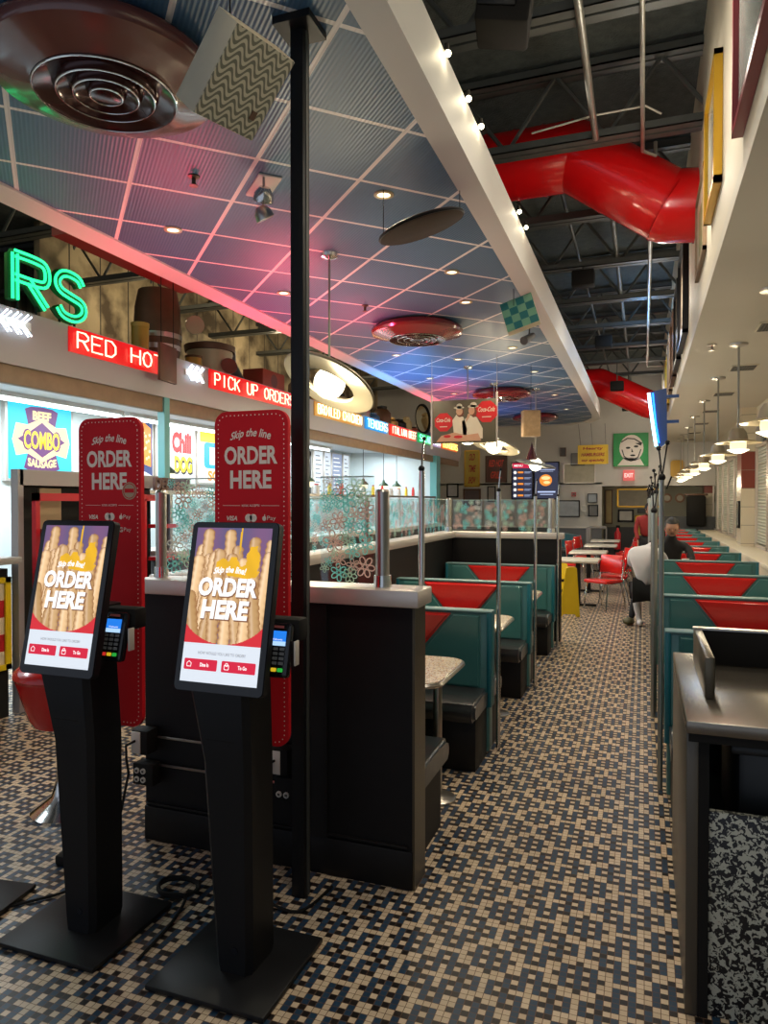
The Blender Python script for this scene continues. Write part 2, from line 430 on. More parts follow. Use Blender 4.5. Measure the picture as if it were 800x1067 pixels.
# single-stroke letters on a 4 x 6 grid for the neon tubes
SF = {'A': [[(0,0),(2,6),(4,0)],[(.8,2.2),(3.2,2.2)]], 'B': [[(0,0),(0,6),(2.6,6),(3.6,5.2),(3.6,4),(2.6,3.2),(0,3.2)],[(2.6,3.2),(4,2.4),(4,1),(2.8,0),(0,0)]],
 'C': [[(4,5),(3,6),(1,6),(0,4.6),(0,1.4),(1,0),(3,0),(4,1)]], 'D': [[(0,0),(0,6),(2.4,6),(4,4.4),(4,1.6),(2.4,0),(0,0)]], 'E': [[(4,6),(0,6),(0,0),(4,0)],[(0,3.1),(3,3.1)]],
 'F': [[(4,6),(0,6),(0,0)],[(0,3.1),(3,3.1)]], 'H': [[(0,0),(0,6)],[(4,0),(4,6)],[(0,3.1),(4,3.1)]], 'I': [[(2,0),(2,6)]], 'K': [[(0,0),(0,6)],[(4,6),(0,2.6)],[(1.3,3.6),(4,0)]],
 'L': [[(0,6),(0,0),(3.8,0)]], 'N': [[(0,0),(0,6),(4,0),(4,6)]], 'O': [[(2,0),(.6,.8),(0,3),(.6,5.2),(2,6),(3.4,5.2),(4,3),(3.4,.8),(2,0)]], 'P': [[(0,0),(0,6),(2.8,6),(4,5),(4,3.8),(2.8,2.9),(0,2.9)]],
 'R': [[(0,0),(0,6),(2.8,6),(4,5),(4,3.9),(2.8,3),(0,3)],[(2,3),(4,0)]], 'S': [[(4,5.2),(2.9,6),(1.1,6),(0,5),(0,4),(1,3.2),(3,2.8),(4,2),(4,1),(2.9,0),(1.1,0),(0,.8)]],
 'T': [[(0,6),(4,6)],[(2,0),(2,6)]], 'U': [[(0,6),(0,1.4),(1,0),(3,0),(4,1.4),(4,6)]], 'W': [[(0,6),(1,0),(2,4),(3,0),(4,6)]], 'Q': [[(2,0),(.6,.8),(0,3),(.6,5.2),(2,6),(3.4,5.2),(4,3),(3.4,.8),(2,0)],[(2.4,1.6),(4,-.3)]],
 'G': [[(4,5),(3,6),(1,6),(0,4.6),(0,1.4),(1,0),(3,0),(4,1.4),(4,2.8),(2.4,2.8)]], 'M': [[(0,0),(0,6),(2,2.4),(4,6),(4,0)]]}
def neon_text(pl, s, x0, x1, y0, y1, d, rad, name, m, parent):
    n = len(s); adv = (x1-x0)/(n*5.4-1.4); h = (y1-y0)/6; mb = MB()
    for i, ch in enumerate(s):
        for st in SF.get(ch, []):
            mb.tube([pl.at(x0+(i*5.4+a)*adv, y0+b*h, d) for a, b in st], rad, 6)
    return mb.build(name, m, parent)
def skin(name, pts, edges, m, parent=None, sub=1, root=0):
    me = bpy.data.meshes.new('figure'); og = origin_of(parent) if parent else Vector()
    me.from_pydata([tuple(Vector(p[:3])-og) for p in pts], edges, [])
    o = bpy.data.objects.new('figure', me); C.objects.link(o)
    sk = o.modifiers.new('s', 'SKIN'); ss = o.modifiers.new('b', 'SUBSURF'); ss.levels = sub; ss.render_levels = sub; sk.use_smooth_shade = True
    for i, v in enumerate(me.skin_vertices[0].data):
        rr = pts[i][3]; v.radius = (rr, rr) if not isinstance(rr, tuple) else rr; v.use_root = (i == root)
    dg = bpy.context.evaluated_depsgraph_get(); dg.update(); me2 = bpy.data.meshes.new_from_object(o.evaluated_get(dg))
    bpy.data.objects.remove(o); me2.materials.clear(); me2.materials.append(m)
    for p in me2.polygons: p.use_smooth = True
    r = bpy.data.objects.new(name, me2); C.objects.link(r)
    if parent: r.parent = parent
    return r

# ================================================================== THE SETTING
struct('floor', MB().box((-9, -2.5, -.1), (2.4, 21.6, 0)), FLOOR)
# dropped ceiling slab with a clipped far right corner
cp = [(-3.6, -2.4), (-1.07, -2.4), (-1.07, 16.2), (-1.12, 16.9), (-1.35, 17.6), (-1.8, 18.0), (-3.6, 18.0)]
struct('ceiling', MB().prism(cp, (0, 0, 3.5), (1, 0, 0), (0, 1, 0), .1), CEIL)
bm_ = MB()
bm_.box((-1.07, -2.4, 3.49), (-.92, 16.2, 3.79)); struct('trim_1', bm_, beamw)
q_ = [(-1.07, 16.2), (-1.12, 16.9), (-1.35, 17.6), (-1.8, 18.0), (-3.8, 18.0), (-3.8, 18.25), (-1.75, 18.25), (-1.2, 17.8), (-.95, 17.1), (-.92, 16.2)]
struct('trim_2', MB().prism(q_, (0, 0, 3.49), (1, 0, 0), (0, 1, 0), .3), beamw)
struct('trim_3', MB().box((-3.82, -2.4, 3.485), (-3.6, 18.0, 3.75)), beamw)
struct('ceiling_roof_deck', MB().box((-9, -2.5, 5.32), (2.4, 21.6, 5.42)), deck)
struct('wall_right_upper', MB().box((.43, -2.4, 3.2), (.6, 20, 5.32)), cream)
struct('ceiling_right_soffit', MB().box((.43, -2.4, 3.12), (2.3, 20, 3.2)), soffm)
# window wall on the right: sill, piers, head
struct('wall_right_low', MB().box((1.36, -2.4, 0), (1.9, 21.5, .80)).box((1.33, -2.4, .80), (1.9, 21.5, .86), .01), cream)
struct('wall_right_head', MB().box((1.72, -2.4, 2.95), (1.95, 21.5, 3.2)), cream)
struct('wall_right_outside', MB().box((2.2, -2.4, 0), (2.3, 21.5, 3.3)), mat('night_shopfront', (.10, .12, .13), .8))
PILT = None
def pier_material():
    m, t, b = nt('tiled_pier'); x, y, z, v = obj_xyz(t)
    fz = M_(t, 'FRACT', M_(t, 'DIVIDE', z, .30)); g = M_(t, 'LESS_THAN', fz, .03)
    band = M_(t, 'MULTIPLY', M_(t, 'GREATER_THAN', z, 1.80), M_(t, 'LESS_THAN', z, 2.40))
    c = mixc(t, band, (.62, .55, .42), (.20, .035, .02))
    t.links.new(mixc(t, g, c, (.25, .22, .17)), b.inputs['Base Color']); b.inputs['Roughness'].default_value = .3
    return m
PIER = pier_material()
BLIND = stripes_material('window_blind_slats', (.56, .58, .50), (.40, .43, .37), .05, 2, .5, .5, 0, .8)
piers = [5.2, 12.9, 20.4]
for k, y in enumerate(piers): struct('trim_%d' % (10+k), MB().box((1.50, y, .86), (1.80, y+.55, 3.12)), PIER)
wn = 1
for a, b in ((-2.4, 5.2), (5.75, 12.9), (13.45, 20.4)):
    k = max(2, round((b-a)/1.2)); s = (b-a)/k
    for i in range(k):
        y0 = a+i*s+.02; y1 = a+(i+1)*s-.02
        e = bpy.data.objects.new('window_%d' % wn, None); C.objects.link(e); e.location = (1.75, y0, .86); tag(e, kind='structure')
        MB().box((1.70, y0, .86), (1.80, y0+.05, 2.95)).box((1.70, y1-.05, .86), (1.80, y1, 2.95)).box((1.70, y0, .86), (1.80, y1, .91)).box((1.70, y0, 2.45), (1.80, y1, 2.50)).build('window_frame', aluminium, e)
        MB().box((1.765, y0+.05, .91), (1.772, y1-.05, 2.93)).build('glass', GLASS, e)
        MB().box((1.735, y0+.06, .93), (1.75, y1-.06, 2.44)).build('blind', BLIND, e)
        wn += 1
# back wall
struct('wall_back', MB().box((-9, 20, .89), (-1.05, 20.12, 5.3)).box((-1.05, 20, 2.0), (2.3, 20.12, 5.3)).box((-9, 20, 1.55+.5), (-1.05, 20.12, 2.1)), lavw)
struct('wall_back_wainscot', MB().box((-9, 19.99, 0), (-1.05, 20.13, .86)), greyw)
struct('trim_4', MB().box((-9, 19.95, .86), (-1.03, 20.0, .90)), white)
struct('wall_alcove', MB().box((-1.05, 21.3, .86), (2.3, 21.4, 2.1)).box((-1.15, 20.1, 0), (-1.05, 21.4, 2.1)), mat('alcove_olive_paint', (.26, .25, .19), .7))
struct('wall_alcove_dado', MB().box((-1.05, 21.28, 0), (2.3, 21.38, .86)), mat('dark_grey_dado', (.05, .052, .055), .6))
struct('ceiling_alcove', MB().box((-1.05, 20.12, 2.0), (2.3, 21.4, 2.08)), lavw)
struct('wall_left', MB().box((-9.1, -2.4, 0), (-9, 21.5, 5.3)), stripes_material('corrugated_tan_wall', (.30, .25, .17), (.19, .155, .105), .2, 1, .5, .6))
# kitchen shell
kw = mat('kitchen_white_tile', (.62, .70, .72), .35, var=.05)
struct('wall_kitchen_back', MB().box((-6.45, 2.0, 0), (-6.35, 16.2, 2.8)), kw)
struct('wall_kitchen_far', MB().box((-6.4, 15.2, 0), (-4.45, 15.3, 2.8)), kw)
struct('wall_kitchen_near', MB().box((-6.4, 0.2, 0), (-6.3, 2.0, 2.8)), kw)
struct('ceiling_kitchen', MB().box((-9, -1, 2.70), (-4.43, 17.4, 2.998)), mat('kitchen_ceiling', (.55, .58, .60), .6))
struct('trim_5', MB().box((-4.42, -1, 2.46), (-4.36, 17.4, 2.60), .004), woodt)
struct('trim_6', MB().prism([(-4.30, 3.0), (-4.30, 2.80), (-4.34, 2.60), (-4.42, 2.60), (-4.42, 3.0)], (0, 17.4, 0), (1, 0, 0), (0, 0, 1), 18.4), fasciam)
struct('trim_7', MB().box((-4.43, 15.1, 0), (-4.28, 15.4, 2.6)), tealpaint)
# loft mural wall behind the bric-a-brac
def mural():
    m, t, b = nt('faded_loft_mural'); x, y, z, v = obj_xyz(t)
    n = t.nodes.new('ShaderNodeTexNoise'); n.inputs['Scale'].default_value = 2.2; n.inputs['Detail'].default_value = 5; t.links.new(v, n.inputs[0])
    r = t.nodes.new('ShaderNodeValToRGB'); e = r.color_ramp.elements; e[0].position = .35; e[0].color = (.10, .07, .04, 1); e[1].position = .6; e[1].color = (.55, .44, .27, 1)
    t.links.new(n.outputs['Fac'], r.inputs[0])
    g = M_(t, 'LESS_THAN', M_(t, 'FRACT', M_(t, 'DIVIDE', y, .6)), .04)
    t.links.new(mixc(t, g, r.outputs[0], (.05, .04, .03)), b.inputs['Base Color']); b.inputs['Roughness'].default_value = .7
    return m
struct('wall_loft_left', MB().box((-7.6, 7.3, 2.8), (-7.5, 20, 5.3)), mural())
# joists across the room
for k, y in enumerate([2.9, 4.6, 6.25, 7.9, 9.55, 11.25, 12.95, 14.65, 16.35, 18.0]):
    mb = MB()
    for z in (4.60, 5.20):
        mb.box((-8.9, y-.085, z), (.43, y-.075, z+.07)).box((-8.9, y-.085, z), (.43, y-.012, z+.012)).box((-8.9, y+.012, z), (.43, y+.085, z+.012)).box((-8.9, y+.075, z), (.43, y+.085, z+.07))
    x = -8.7; up = True
    while x < .2:
        x2 = x+.42; z0, z1 = (4.64, 5.22) if up else (5.22, 4.64)
        mb.cyl((x, y, z0), (x2, y, z1), .019, n=6); x = x2; up = not up
    tag(mb.build('trim_%d' % (20+k), joistm), kind='structure')
# loft fill light from bare point lights, no lamps modelled
for x, y, p in ((-6.2, 3.2, 14), (-6.4, 8.5, 26), (-6.4, 12.0, 34), (-6.0, 15.5, 26)):
    light('POINT', (x, y, 4.4), p, (1, .8, .5), .1, name='loft_light')

# conduits and braces over the aisle
def pipe(name, pts, r, m, label, cat='pipe', group=None):
    return tag(MB().tube(pts, r, 10).build(name, m), label, cat, group)
pipe('ceiling_conduit', [(-.38, 2.6, 4.57), (-.38, 6.1, 4.57)], .026, conduit, 'thick grey steel pipe under the roof right of the black loudspeaker')
pipe('ceiling_conduit', [(-.33, 7.4, 4.70), (-.33, 19.6, 4.70)], .028, joistm, 'long pale pipe running down the roof beyond the red duct, left of the thin conduit')
pipe('ceiling_conduit', [(-.02, 3.3, 4.52), (-.02, 6.35, 4.52), (.08, 6.42, 4.5), (.08, 6.44, 4.62)], .016, conduit, 'thin steel conduit ending in a crank above the red duct')
pipe('ceiling_conduit', [(.06, 7.6, 4.5), (.06, 16.3, 4.5), (.36, 16.4, 4.5)], .022, conduit, 'thin conduit hanging below the joists beside the framed wall pictures')
pipe('ceiling_conduit', [(-.80, 7.2, 4.75), (-.80, 18.6, 4.75)], .018, joistm, 'dark bridging pipe beside the white ceiling beam')
pipe('power_cable', [(-.9, 6.1, 4.7), (-.4, 6.05, 4.73), (0, 6.1, 4.76), (.12, 6.15, 4.70)], .008, outletw, 'thin pale cable draped along the joist in front of the red duct', 'cable')

# red ducts
def red_duct(y, pts, r, label):
    t = thing('air_duct', label, 'duct', (pts[-1][0], y, pts[-1][1]))
    names = ['duct_section', 'elbow', 'wall_section']
    for i in range(len(pts)-1):
        a = Vector((pts[i][0], y, pts[i][1])); b = Vector((pts[i+1][0], y, pts[i+1][1]))
        mb = MB().cyl(a, b, r, n=40, caps=False)
        if i < len(pts)-2: mb.ball(b, r*.999, n=32)
        mb.build('duct_section', duct, t)
        n_ = 6 if i == 0 else 1
        mb = MB()
        for k in range(n_+1):
            p = a.lerp(b, k/n_) if n_ > 1 else b
            d = (b-a).normalized()*.008
            mb.cyl(p-d, p+d, r*1.022, n=40)
        mb.build('seam_ring', duct, t)
    return t
red_duct(6.85, [(-2.2, 4.80), (-.62, 4.80), (.2, 4.22), (.43, 4.20)], .31, 'big glossy red round air duct bending down into the upper right wall')
red_duct(16.9, [(-2.0, 4.3), (-.95, 4.3), (.1, 3.75), (.43, 3.7)], .31, 'farther red round duct at the far end behind the blue neon sign')

# ================================================================== HALF WALLS, POSTS, GLASS
def half_wall(label, a, b, axis, cap_over=.03):
    t = thing('half_wall', label, 'half wall', (a[0], a[1], 0))
    MB().box((a[0], a[1], 0), (b[0], b[1], 1.165)).build('panel', black, t)
    MB().box((a[0]-cap_over, a[1]-cap_over, 1.165), (b[0]+cap_over, b[1]+cap_over, 1.235), .006).build('cap', aluminium, t)
    return t
nw = half_wall('near black half wall behind the ordering kiosks with pale metal cap', (-2.21, 2.76, 0), (-.88, 2.90, 0), 0)
mb = MB()
for x0, x1 in ((-2.2, -1.42), (-1.26, -.90)): mb.box((x0, 2.745, .17), (x1, 2.76, .18), .002)
mb.box((-2.21, 2.748, 0), (-.88, 2.762, .16), .004).box((-1.42, 2.742, .16), (-1.26, 2.76, 1.16))
mb.build('kick_board', black, nw)
MB().box((-.882, 2.755, 0), (-.872, 2.905, 1.165)).build('end_trim', mat('bronze_edge', (.11, .09, .06), .3, .7), nw)
lw = half_wall('long black half wall beside the left booths seen through the flowered glass', (-2.27, 2.93, 0), (-2.13, 8.20, 0), 1)
fw = half_wall('far black half wall closing off the left booths', (-2.27, 8.24, 0), (-.88, 8.38, 0), 0)

pole = thing('roof_post', 'black square steel post from floor to ceiling before the near half wall', 'post', (-1.298, 2.575, 0))
MB().box((-1.326, 2.545, 0), (-1.270, 2.605, 3.5), .003).build('post_shaft', blackm, pole)
MB().box((-1.378, 2.495, 3.47), (-1.218, 2.655, 3.5)).build('ceiling_plate', blackm, pole)
MB().box((-1.272, 2.57, 0), (-1.267, 2.59, 3.47)).build('side_seam', joistm, pole)

def glass_post(x, y, z0, z1, label, r=.035):
    t = thing('glass_post', label, 'post', (x, y, z0))
    MB().cyl((x, y, z0+.03), (x, y, z1), r, n=20).cyl((x, y, z1), (x, y, z1+.01), r, r*.8, 20).build('column', steel, t)
    MB().cyl((x, y, z0), (x, y, z0+.05), r*1.35, r*1.25, 20).build('collar', chrome, t)
glass_post(-1.04, 2.83, 1.235, 1.64, 'brushed metal post at the right end of the near flowered glass', .030)
glass_post(-2.17, 2.83, 1.235, 1.64, 'brushed metal post at the left end of the near half wall', .026)
glass_post(-2.20, 8.30, 1.235, 1.62, 'brushed metal post in the far left corner of the half walls')
glass_post(-.99, 8.31, 1.235, 1.62, 'brushed metal post at the open end of the far half wall')
glass_post(-2.20, 5.6, 1.235, 1.62, 'brushed metal post midway along the long left half wall', .02)

def decal(name, c):
    m, t, b = nt(name); o = [n for n in t.nodes if n.type == 'OUTPUT_MATERIAL'][0]
    setp(b, 'Base Color', rgba(c)); setp(b, 'Roughness', .6)
    tr = t.nodes.new('ShaderNodeBsdfTranslucent'); tr.inputs[0].default_value = rgba([min(1, q*1.4) for q in c]); mx = t.nodes.new('ShaderNodeMixShader'); mx.inputs[0].default_value = .65
    t.links.new(b.outputs[0], mx.inputs[1]); t.links.new(tr.outputs[0], mx.inputs[2]); t.links.new(mx.outputs[0], o.inputs[0]); return m
PET = [decal('decal_pink', (.95, .50, .46)), decal('decal_teal', (.25, .80, .85)), decal('decal_green', (.55, .90, .62)), decal('decal_white', (.95, .88, .76))]
def daisy(cx, cy, R, k=5, a0=0.):
    out = []
    for i in range(k):
        a = a0+2*PI*i/k; px, py = cx+math.cos(a)*R*.62, cy+math.sin(a)*R*.62
        loop = []
        for j in range(10):
            b = 2*PI*j/10; lx = R*.36*math.cos(b); ly = R*.25*math.sin(b)
            loop.append((px+lx*math.cos(a)-ly*math.sin(a), py+lx*math.sin(a)+ly*math.cos(a)))
        out += ribbon(loop, R*.11, True)
    out += ribbon(disc(cx, cy, R*.2, n=8), R*.09, True)
    return out
def flower_glass(label, pl, W, Hh, n, R0, R1, seed, name='flower_glass_panel', keep=None):
    t = thing(name, label, 'glass panel', tuple(pl.at(0, 0)))
    mb = MB(); mb.prism(rect(0, 0, W, Hh), pl.o, pl.r, pl.u, .008); mb.build('glass', GLASS, t)
    MB().tube([pl.at(0, Hh, .004), pl.at(W, Hh, .004)], .003, 6).build('glass_edge', mat('glass_edge', (.45, .62, .60), .2), t)
    rnd = random.Random(seed); sets = [[], [], [], []]; placed = []
    for _ in range(n*12):
        if len(placed) >= n: break
        R = rnd.uniform(R0, R1); x = rnd.uniform(R*.8, W-R*.8); y = rnd.uniform(R*.8, Hh-R*.8)
        if any(math.hypot(x-a, y-b) < (R+c)*.62 for a, b, c in placed): continue
        placed.append((x, y, R)); sets[rnd.choice((0, 0, 1, 1, 2, 3))] += daisy(x, y, R, rnd.choice((5, 6, 7)), rnd.uniform(0, 1))
    for c, s in enumerate(sets):
        if s: tag(flat(pl, s, .011, 'flower_decals', PET[c], t), kind='stuff')
flower_glass('flower-printed glass panel on the near half wall, right of the black post', Pl((-1.33, 2.84, 1.245), (1, 0, 0), (0, 0, 1)), .25, .46, 34, .022, .052, 3)
flower_glass('flower-printed glass panel on the near half wall behind the kiosk signs', Pl((-2.13, 2.84, 1.245), (1, 0, 0), (0, 0, 1)), .72, .46, 80, .022, .05, 4)
for k, (y0, lab) in enumerate(((3.0, 'nearest'), (4.3, 'second'), (5.65, 'third'), (6.95, 'farthest'))):
    flower_glass('%s flower-printed glass panel along the long left half wall' % lab, Pl((-2.19, y0, 1.24), (0, 1, 0), (0, 0, 1)), 1.22, .38, 70, .022, .05, 10+k)
for k in range(3):
    flower_glass('%s flower-printed glass panel on the far half wall' % ('left', 'middle', 'right')[k], Pl((-2.15+k*.38, 8.31, 1.24), (1, 0, 0), (0, 0, 1)), .36, .37, 26, .02, .045, 20+k)

# electrical boxes on the near half wall
def outlet_box(x, z, label, plug=True):
    t = thing('outlet_box', label, 'outlet box', (x, 2.73, z))
    MB().box((x-.04, 2.66, z-.055), (x+.045, 2.74, z+.055), .004).build('box', blackmatte, t)
    MB().box((x-.038, 2.655, z-.05), (x+.012, 2.66, z+.05), .002).build('face_plate', outletw, t)
    if plug:
        MB().tube([(x-.012, 2.65, z+.01), (x-.02, 2.60, z+.005), (x-.035, 2.62, z-.06), (x-.04, 2.64, z-.14), (x-.05, 2.60, z-.3), (x-.1, 2.5, z-.42)], .006, 6).build('plug_cord', blackmatte, t)
def socket_block(x, z, label, n=4):
    t = thing('socket_block', label, 'socket', (x, 2.73, z))
    MB().box((x-.05, 2.68, z-.05), (x+.06, 2.745, z+.05), .005).build('housing', blackmatte, t)
    for i in range(2):
        for j in range(n//2):
            cx, cz = x-.025+.035*i, z-.022+.04*j
            MB().cyl((cx, 2.674, cz), (cx, 2.682, cz), .013, n=14).build('socket_face', outletw, t)
            MB().box((cx-.004, 2.671, cz-.005), (cx-.001, 2.675, cz+.005)).box((cx+.002, 2.671, cz-.005), (cx+.005, 2.675, cz+.005)).build('socket_slot', blackmatte, t)
outlet_box(-2.17, .49, 'ivory outlet box with plugs on the half wall beside the left kiosk')
socket_block(-2.17, .335, 'black four-way socket block below the ivory outlet by the left kiosk')
outlet_box(-1.45, .49, 'ivory outlet box with plug on the half wall right of the right kiosk')
socket_block(-1.43, .37, 'black two-way socket block below the ivory outlet right of the right kiosk', 2)
for z in (.50, .37): tag(MB().tube([(-2.12, 2.735, z), (-1.5, 2.735, z)], .006, 6).build('wall_conduit', steel), ('upper' if z > .4 else 'lower')+' thin metal conduit along the near half wall between the kiosks', 'conduit')

# ================================================================== KIOSKS
def fries(u, v):
    import numpy as np
    rs = np.random.RandomState(5)
    col = np.zeros(u.shape+(3,)); col[:] = (.16, .10, .22)
    col[..., 0] += .1*np.sin(u*9)*.5
    U = u*.56; V = v
    F = []
    for i in range(9): F.append((.02+.065*i, .20+.02*rs.rand(), .02+.065*i+rs.uniform(-.05, .05), .80+.12*math.sin(i*1.9)+.05*rs.rand(), .042, rs.rand()))
    for i in range(7): F.append((.03+.08*i+rs.uniform(-.02, .02), .10, .04+.08*i+rs.uniform(-.06, .06), .62+.15*rs.rand(), .043, rs.rand()))
    for i in range(7): F.append((.05+.078*i+rs.uniform(-.02, .02), .02, .05+.078*i+rs.uniform(-.06, .06), .36+.12*rs.rand(), .044, rs.rand()))
    for x0, y0, x1, y1, wd, sh in F:
        dx, dy = x1-x0, y1-y0; L2 = dx*dx+dy*dy; t = np.clip(((U-x0)*dx+(V-y0)*dy)/L2, 0, 1)
        px, py = x0+t*dx, y0+t*dy; side = ((U-px)*dy-(V-py)*dx)/math.sqrt(L2); dist = np.hypot(U-px, V-py)
        wv = np.sin(t*math.sqrt(L2)/.062*2*PI+sh*9+side*30); wloc = wd*(1+.06*wv)
        m = dist < wloc; e = np.clip(dist/wloc, 0, 1)
        base = np.array([.82, .47, .17])*(.66+.42*sh)+.14*sh*np.array([.6, .9, 1]); dark = np.array([.34, .14, .035])
        k = np.clip(e**3*.9+.10*(1-wv)*e, 0, 1)[..., None]; c = base*(1-k)+dark*k
        hl = np.exp(-((side/wloc+.35)/.25)**2)*.16; c = c+hl[..., None]
        col[m] = c[m]
    for cx, cy, rx, ry in ((.44, .72, .05, .13), (.40, .62, .09, .06), (.30, .66, .05, .09), (.22, .68, .05, .05), (.34, .90, .008, .12)):
        m = ((U-cx)/rx)**2+((V-cy)/ry)**2 < 1+.25*np.sin(U*90)*np.cos(V*70)
        col[m] = np.array([.92, .50, .01])*(.95+.05*np.sin(U*40+V*20))[m][..., None]
    m = ((U-.28)**2/.36**2+(V-.42)**2/.42**2 > 1) & (V < .35); col[m] = (.70, .02, .03)
    return col
def kiosk(label, x0, y0, name='order_kiosk'):
    "built about x = -1.30 (base centre), then shifted"
    dx = x0+1.30; dy = y0-2.10
    t = thing(name, label, 'ordering kiosk', (x0, y0, 0))
    S = Matrix.Translation((dx, dy, 0))
    def B(mb, nm, m, par=t): mb.xf(S); return mb.build(nm, m, par)
    B(MB().box((-1.52, 1.885, .004), (-1.08, 2.315, .022), .004), 'base_plate', blackm)
    # tapered column
    mb = MB()
    prof = [(.022, -1.345, -1.215, 2.03, 2.20), (.05, -1.35, -1.21, 2.03, 2.205), (.72, -1.40, -1.215, 2.03, 2.21), (1.0, -1.43, -1.20, 1.99, 2.17), (1.22, -1.42, -1.18, 2.04, 2.17)]
    rings = []
    for z, a, b, c, d in prof:
        r = .02; rings.append([mb.bm.verts.new((x, y, z)) for x, y in ((a+r, c), (b-r, c), (b, c+r), (b, d-r), (b-r, d), (a+r, d), (a, d-r), (a, c+r))])
    for p, q in zip(rings, rings[1:]):
        for i in range(8): mb.bm.faces.new([p[i], p[(i+1) % 8], q[(i+1) % 8], q[i]])
    mb.bm.faces.new(rings[0]); mb.bm.faces.new(rings[-1][::-1])
    B(mb, 'column', blackm)
    B(MB().box((-1.375, 2.018, .80), (-1.26, 2.026, .815), .002), 'card_slot', blackmatte)
    B(MB().cyl((-1.27, 2.045, .10), (-1.27, 2.028, .10), .012, n=12), 'lock', blackg)
    # screen housing tilted back
    bl = Vector((-1.415, 1.905, .995)); tl = Vector((-1.415, 2.02, 1.530)); up = (tl-bl).normalized(); Hh = (tl-bl).length; W = .325
    pl = Pl(bl+Vector((dx, dy, 0)), (1, 0, 0), up)
    mb = MB(); mb.prism(rrect(0, 0, W, Hh, .018), pl.o, pl.r, pl.u, -.028); mb.build('screen_housing', blackm, t)
    mb = MB(); mb.prism(rrect(.002, .002, W-.002, Hh-.002, .016), pl.at(0, 0, 0), pl.r, pl.u, .004); hs = mb.build('bezel_glass', blackg, t)
    sx0, sx1, sy0, sy1 = .022, W-.022, .030, Hh-.020
    sw = sx1-sx0; sh = sy1-sy0; yb = sy0+sh*.245
    sc = flat(pl, [rect(sx0, sy0, sx1, yb)], .0055, 'menu_screen', emat('screen_white', (.72, .78, .86), 1.0), t)
    picture(pl, sx0, yb, sx1, sy1, 110, 150, fries, .0055, 'fries_picture', PICE, sc)
    wt = emat('screen_text_white', (1, 1, 1), 1.05); sd = emat('screen_text_shadow', (.30, .13, .06), .8); rd = emat('screen_red', (.66, .015, .05), 1.0); gy = emat('screen_grey_text', (.22, .22, .24), 1)
    cx = (sx0+sx1)/2
    text(pl, 'ORDER', cx+.003, sy0+sh*.61-.003, sw*.80, .064, .0062, 'order_shadow', sd, sc, .055, .06)
    text(pl, 'HERE', cx-.000, sy0+sh*.465-.003, sw*.63, .064, .0062, 'here_shadow', sd, sc, .055, .06)
    text(pl, 'ORDER', cx, sy0+sh*.61, sw*.78, .061, .007, 'order_text', wt, sc, .045, .06)
    text(pl, 'HERE', cx-.003, sy0+sh*.465, sw*.61, .061, .007, 'here_text', wt, sc, .045, .06)
    text(pl, 'Skip the line!', cx, sy0+sh*.72, sw*.42, .028, .0065, 'tagline_text', wt, sc, .03, .25, arc=.006)
    text(pl, 'HOW WOULD YOU LIKE TO ORDER?', cx+.004, sy0+sh*.185, sw*.62, .009, .0065, 'question_text', gy, sc, .01)
    for i, s in enumerate(('Dine In', 'To Go')):
        a = sx0+.010+i*(sw/2-.002); b = a+sw/2-.018
        bt = flat(pl, [rrect(a, sy0+sh*.075, b, sy0+sh*.145, .004)], .0065, 'menu_button', rd, sc)
        text(pl, s, a+(b-a)*.62, sy0+sh*.11, (b-a)*.26, .012, .0072, 'button_text', wt, bt, .03)
        ic = ribbon([(a+.012, sy0+sh*.095), (a+.026, sy0+sh*.095), (a+.027, sy0+sh*.115), (a+.019, sy0+sh*.128), (a+.011, sy0+sh*.115)], .002, True)
        if i: ic = ribbon(rrect(a+.011, sy0+sh*.092, a+.027, sy0+sh*.12, .003), .002, True)+ribbon(disc(a+.019, sy0+sh*.122, .005, n=8), .0018, True)
        flat(pl, ic, .0072, 'button_icon', wt, bt)
    # red sign board behind
    bx0, bx1, bz0, bz1, by = -1.525, -1.215, .695, 1.935, 2.31
    pb = Pl((bx0+dx, by+dy, bz0), (1, 0, 0), (0, 0, 1)); bw = bx1-bx0; bh = bz1-bz0
    mb = MB(); mb.prism(rrect(0, 0, bw, bh, .05, 8), pb.o, pb.r, pb.u, -.02); sb = mb.build('sign_board', redp, t)
    dots = []
    mrg = .016; per = rrect(mrg, mrg, bw-mrg, bh-mrg, .036, 8); per.append(per[0]); acc = 0; step = .0175; nxt = 0
    for (ax, ay), (bx, by_) in zip(per, per[1:]):
        L = math.hypot(bx-ax, by_-ay)
        while nxt <= acc+L:
            k = (nxt-acc)/L if L else 0; dots.append(disc(ax+(bx-ax)*k, ay+(by_-ay)*k, .0026, n=6)); nxt += step
        acc += L
    flat(pb, dots, .001, 'dotted_border', creamtxt, sb)
    text(pb, 'Skip the line', bw/2, bh-.085, .17, .040, .001, 'tagline_text', creamtxt, sb, .02, .3, arc=.014)
    text(pb, 'ORDER', bw/2, bh-.165, .225, .068, .001, 'order_text', creamtxt, sb, .035)
    text(pb, 'HERE', bw/2, bh-.255, .175, .068, .001, 'here_text', creamtxt, sb, .035)
    text(pb, 'KIOSK ACCEPTS', bw/2, bh-.352, .075, .008, .001, 'accepts_text', creamtxt, sb, .01)
    flat(pb, [rect(.035, bh-.353, .11, bh-.3515), rect(bw-.11, bh-.353, bw-.035, bh-.3515)], .001, 'rule_lines', creamtxt, sb)
    text(pb, 'VISA', .075, bh-.40, .050, .018, .001, 'card_mark', creamtxt, sb, .03, .25)
    flat(pb, [disc(.146, bh-.398, .015), disc(.166, bh-.398, .015)], .001, 'card_mark', creamtxt, sb)
    flat(pb, [disc(.212, bh-.40, .008, .009), disc(.214, bh-.388, .002, .004, 8)], .001, 'card_mark', creamtxt, sb)
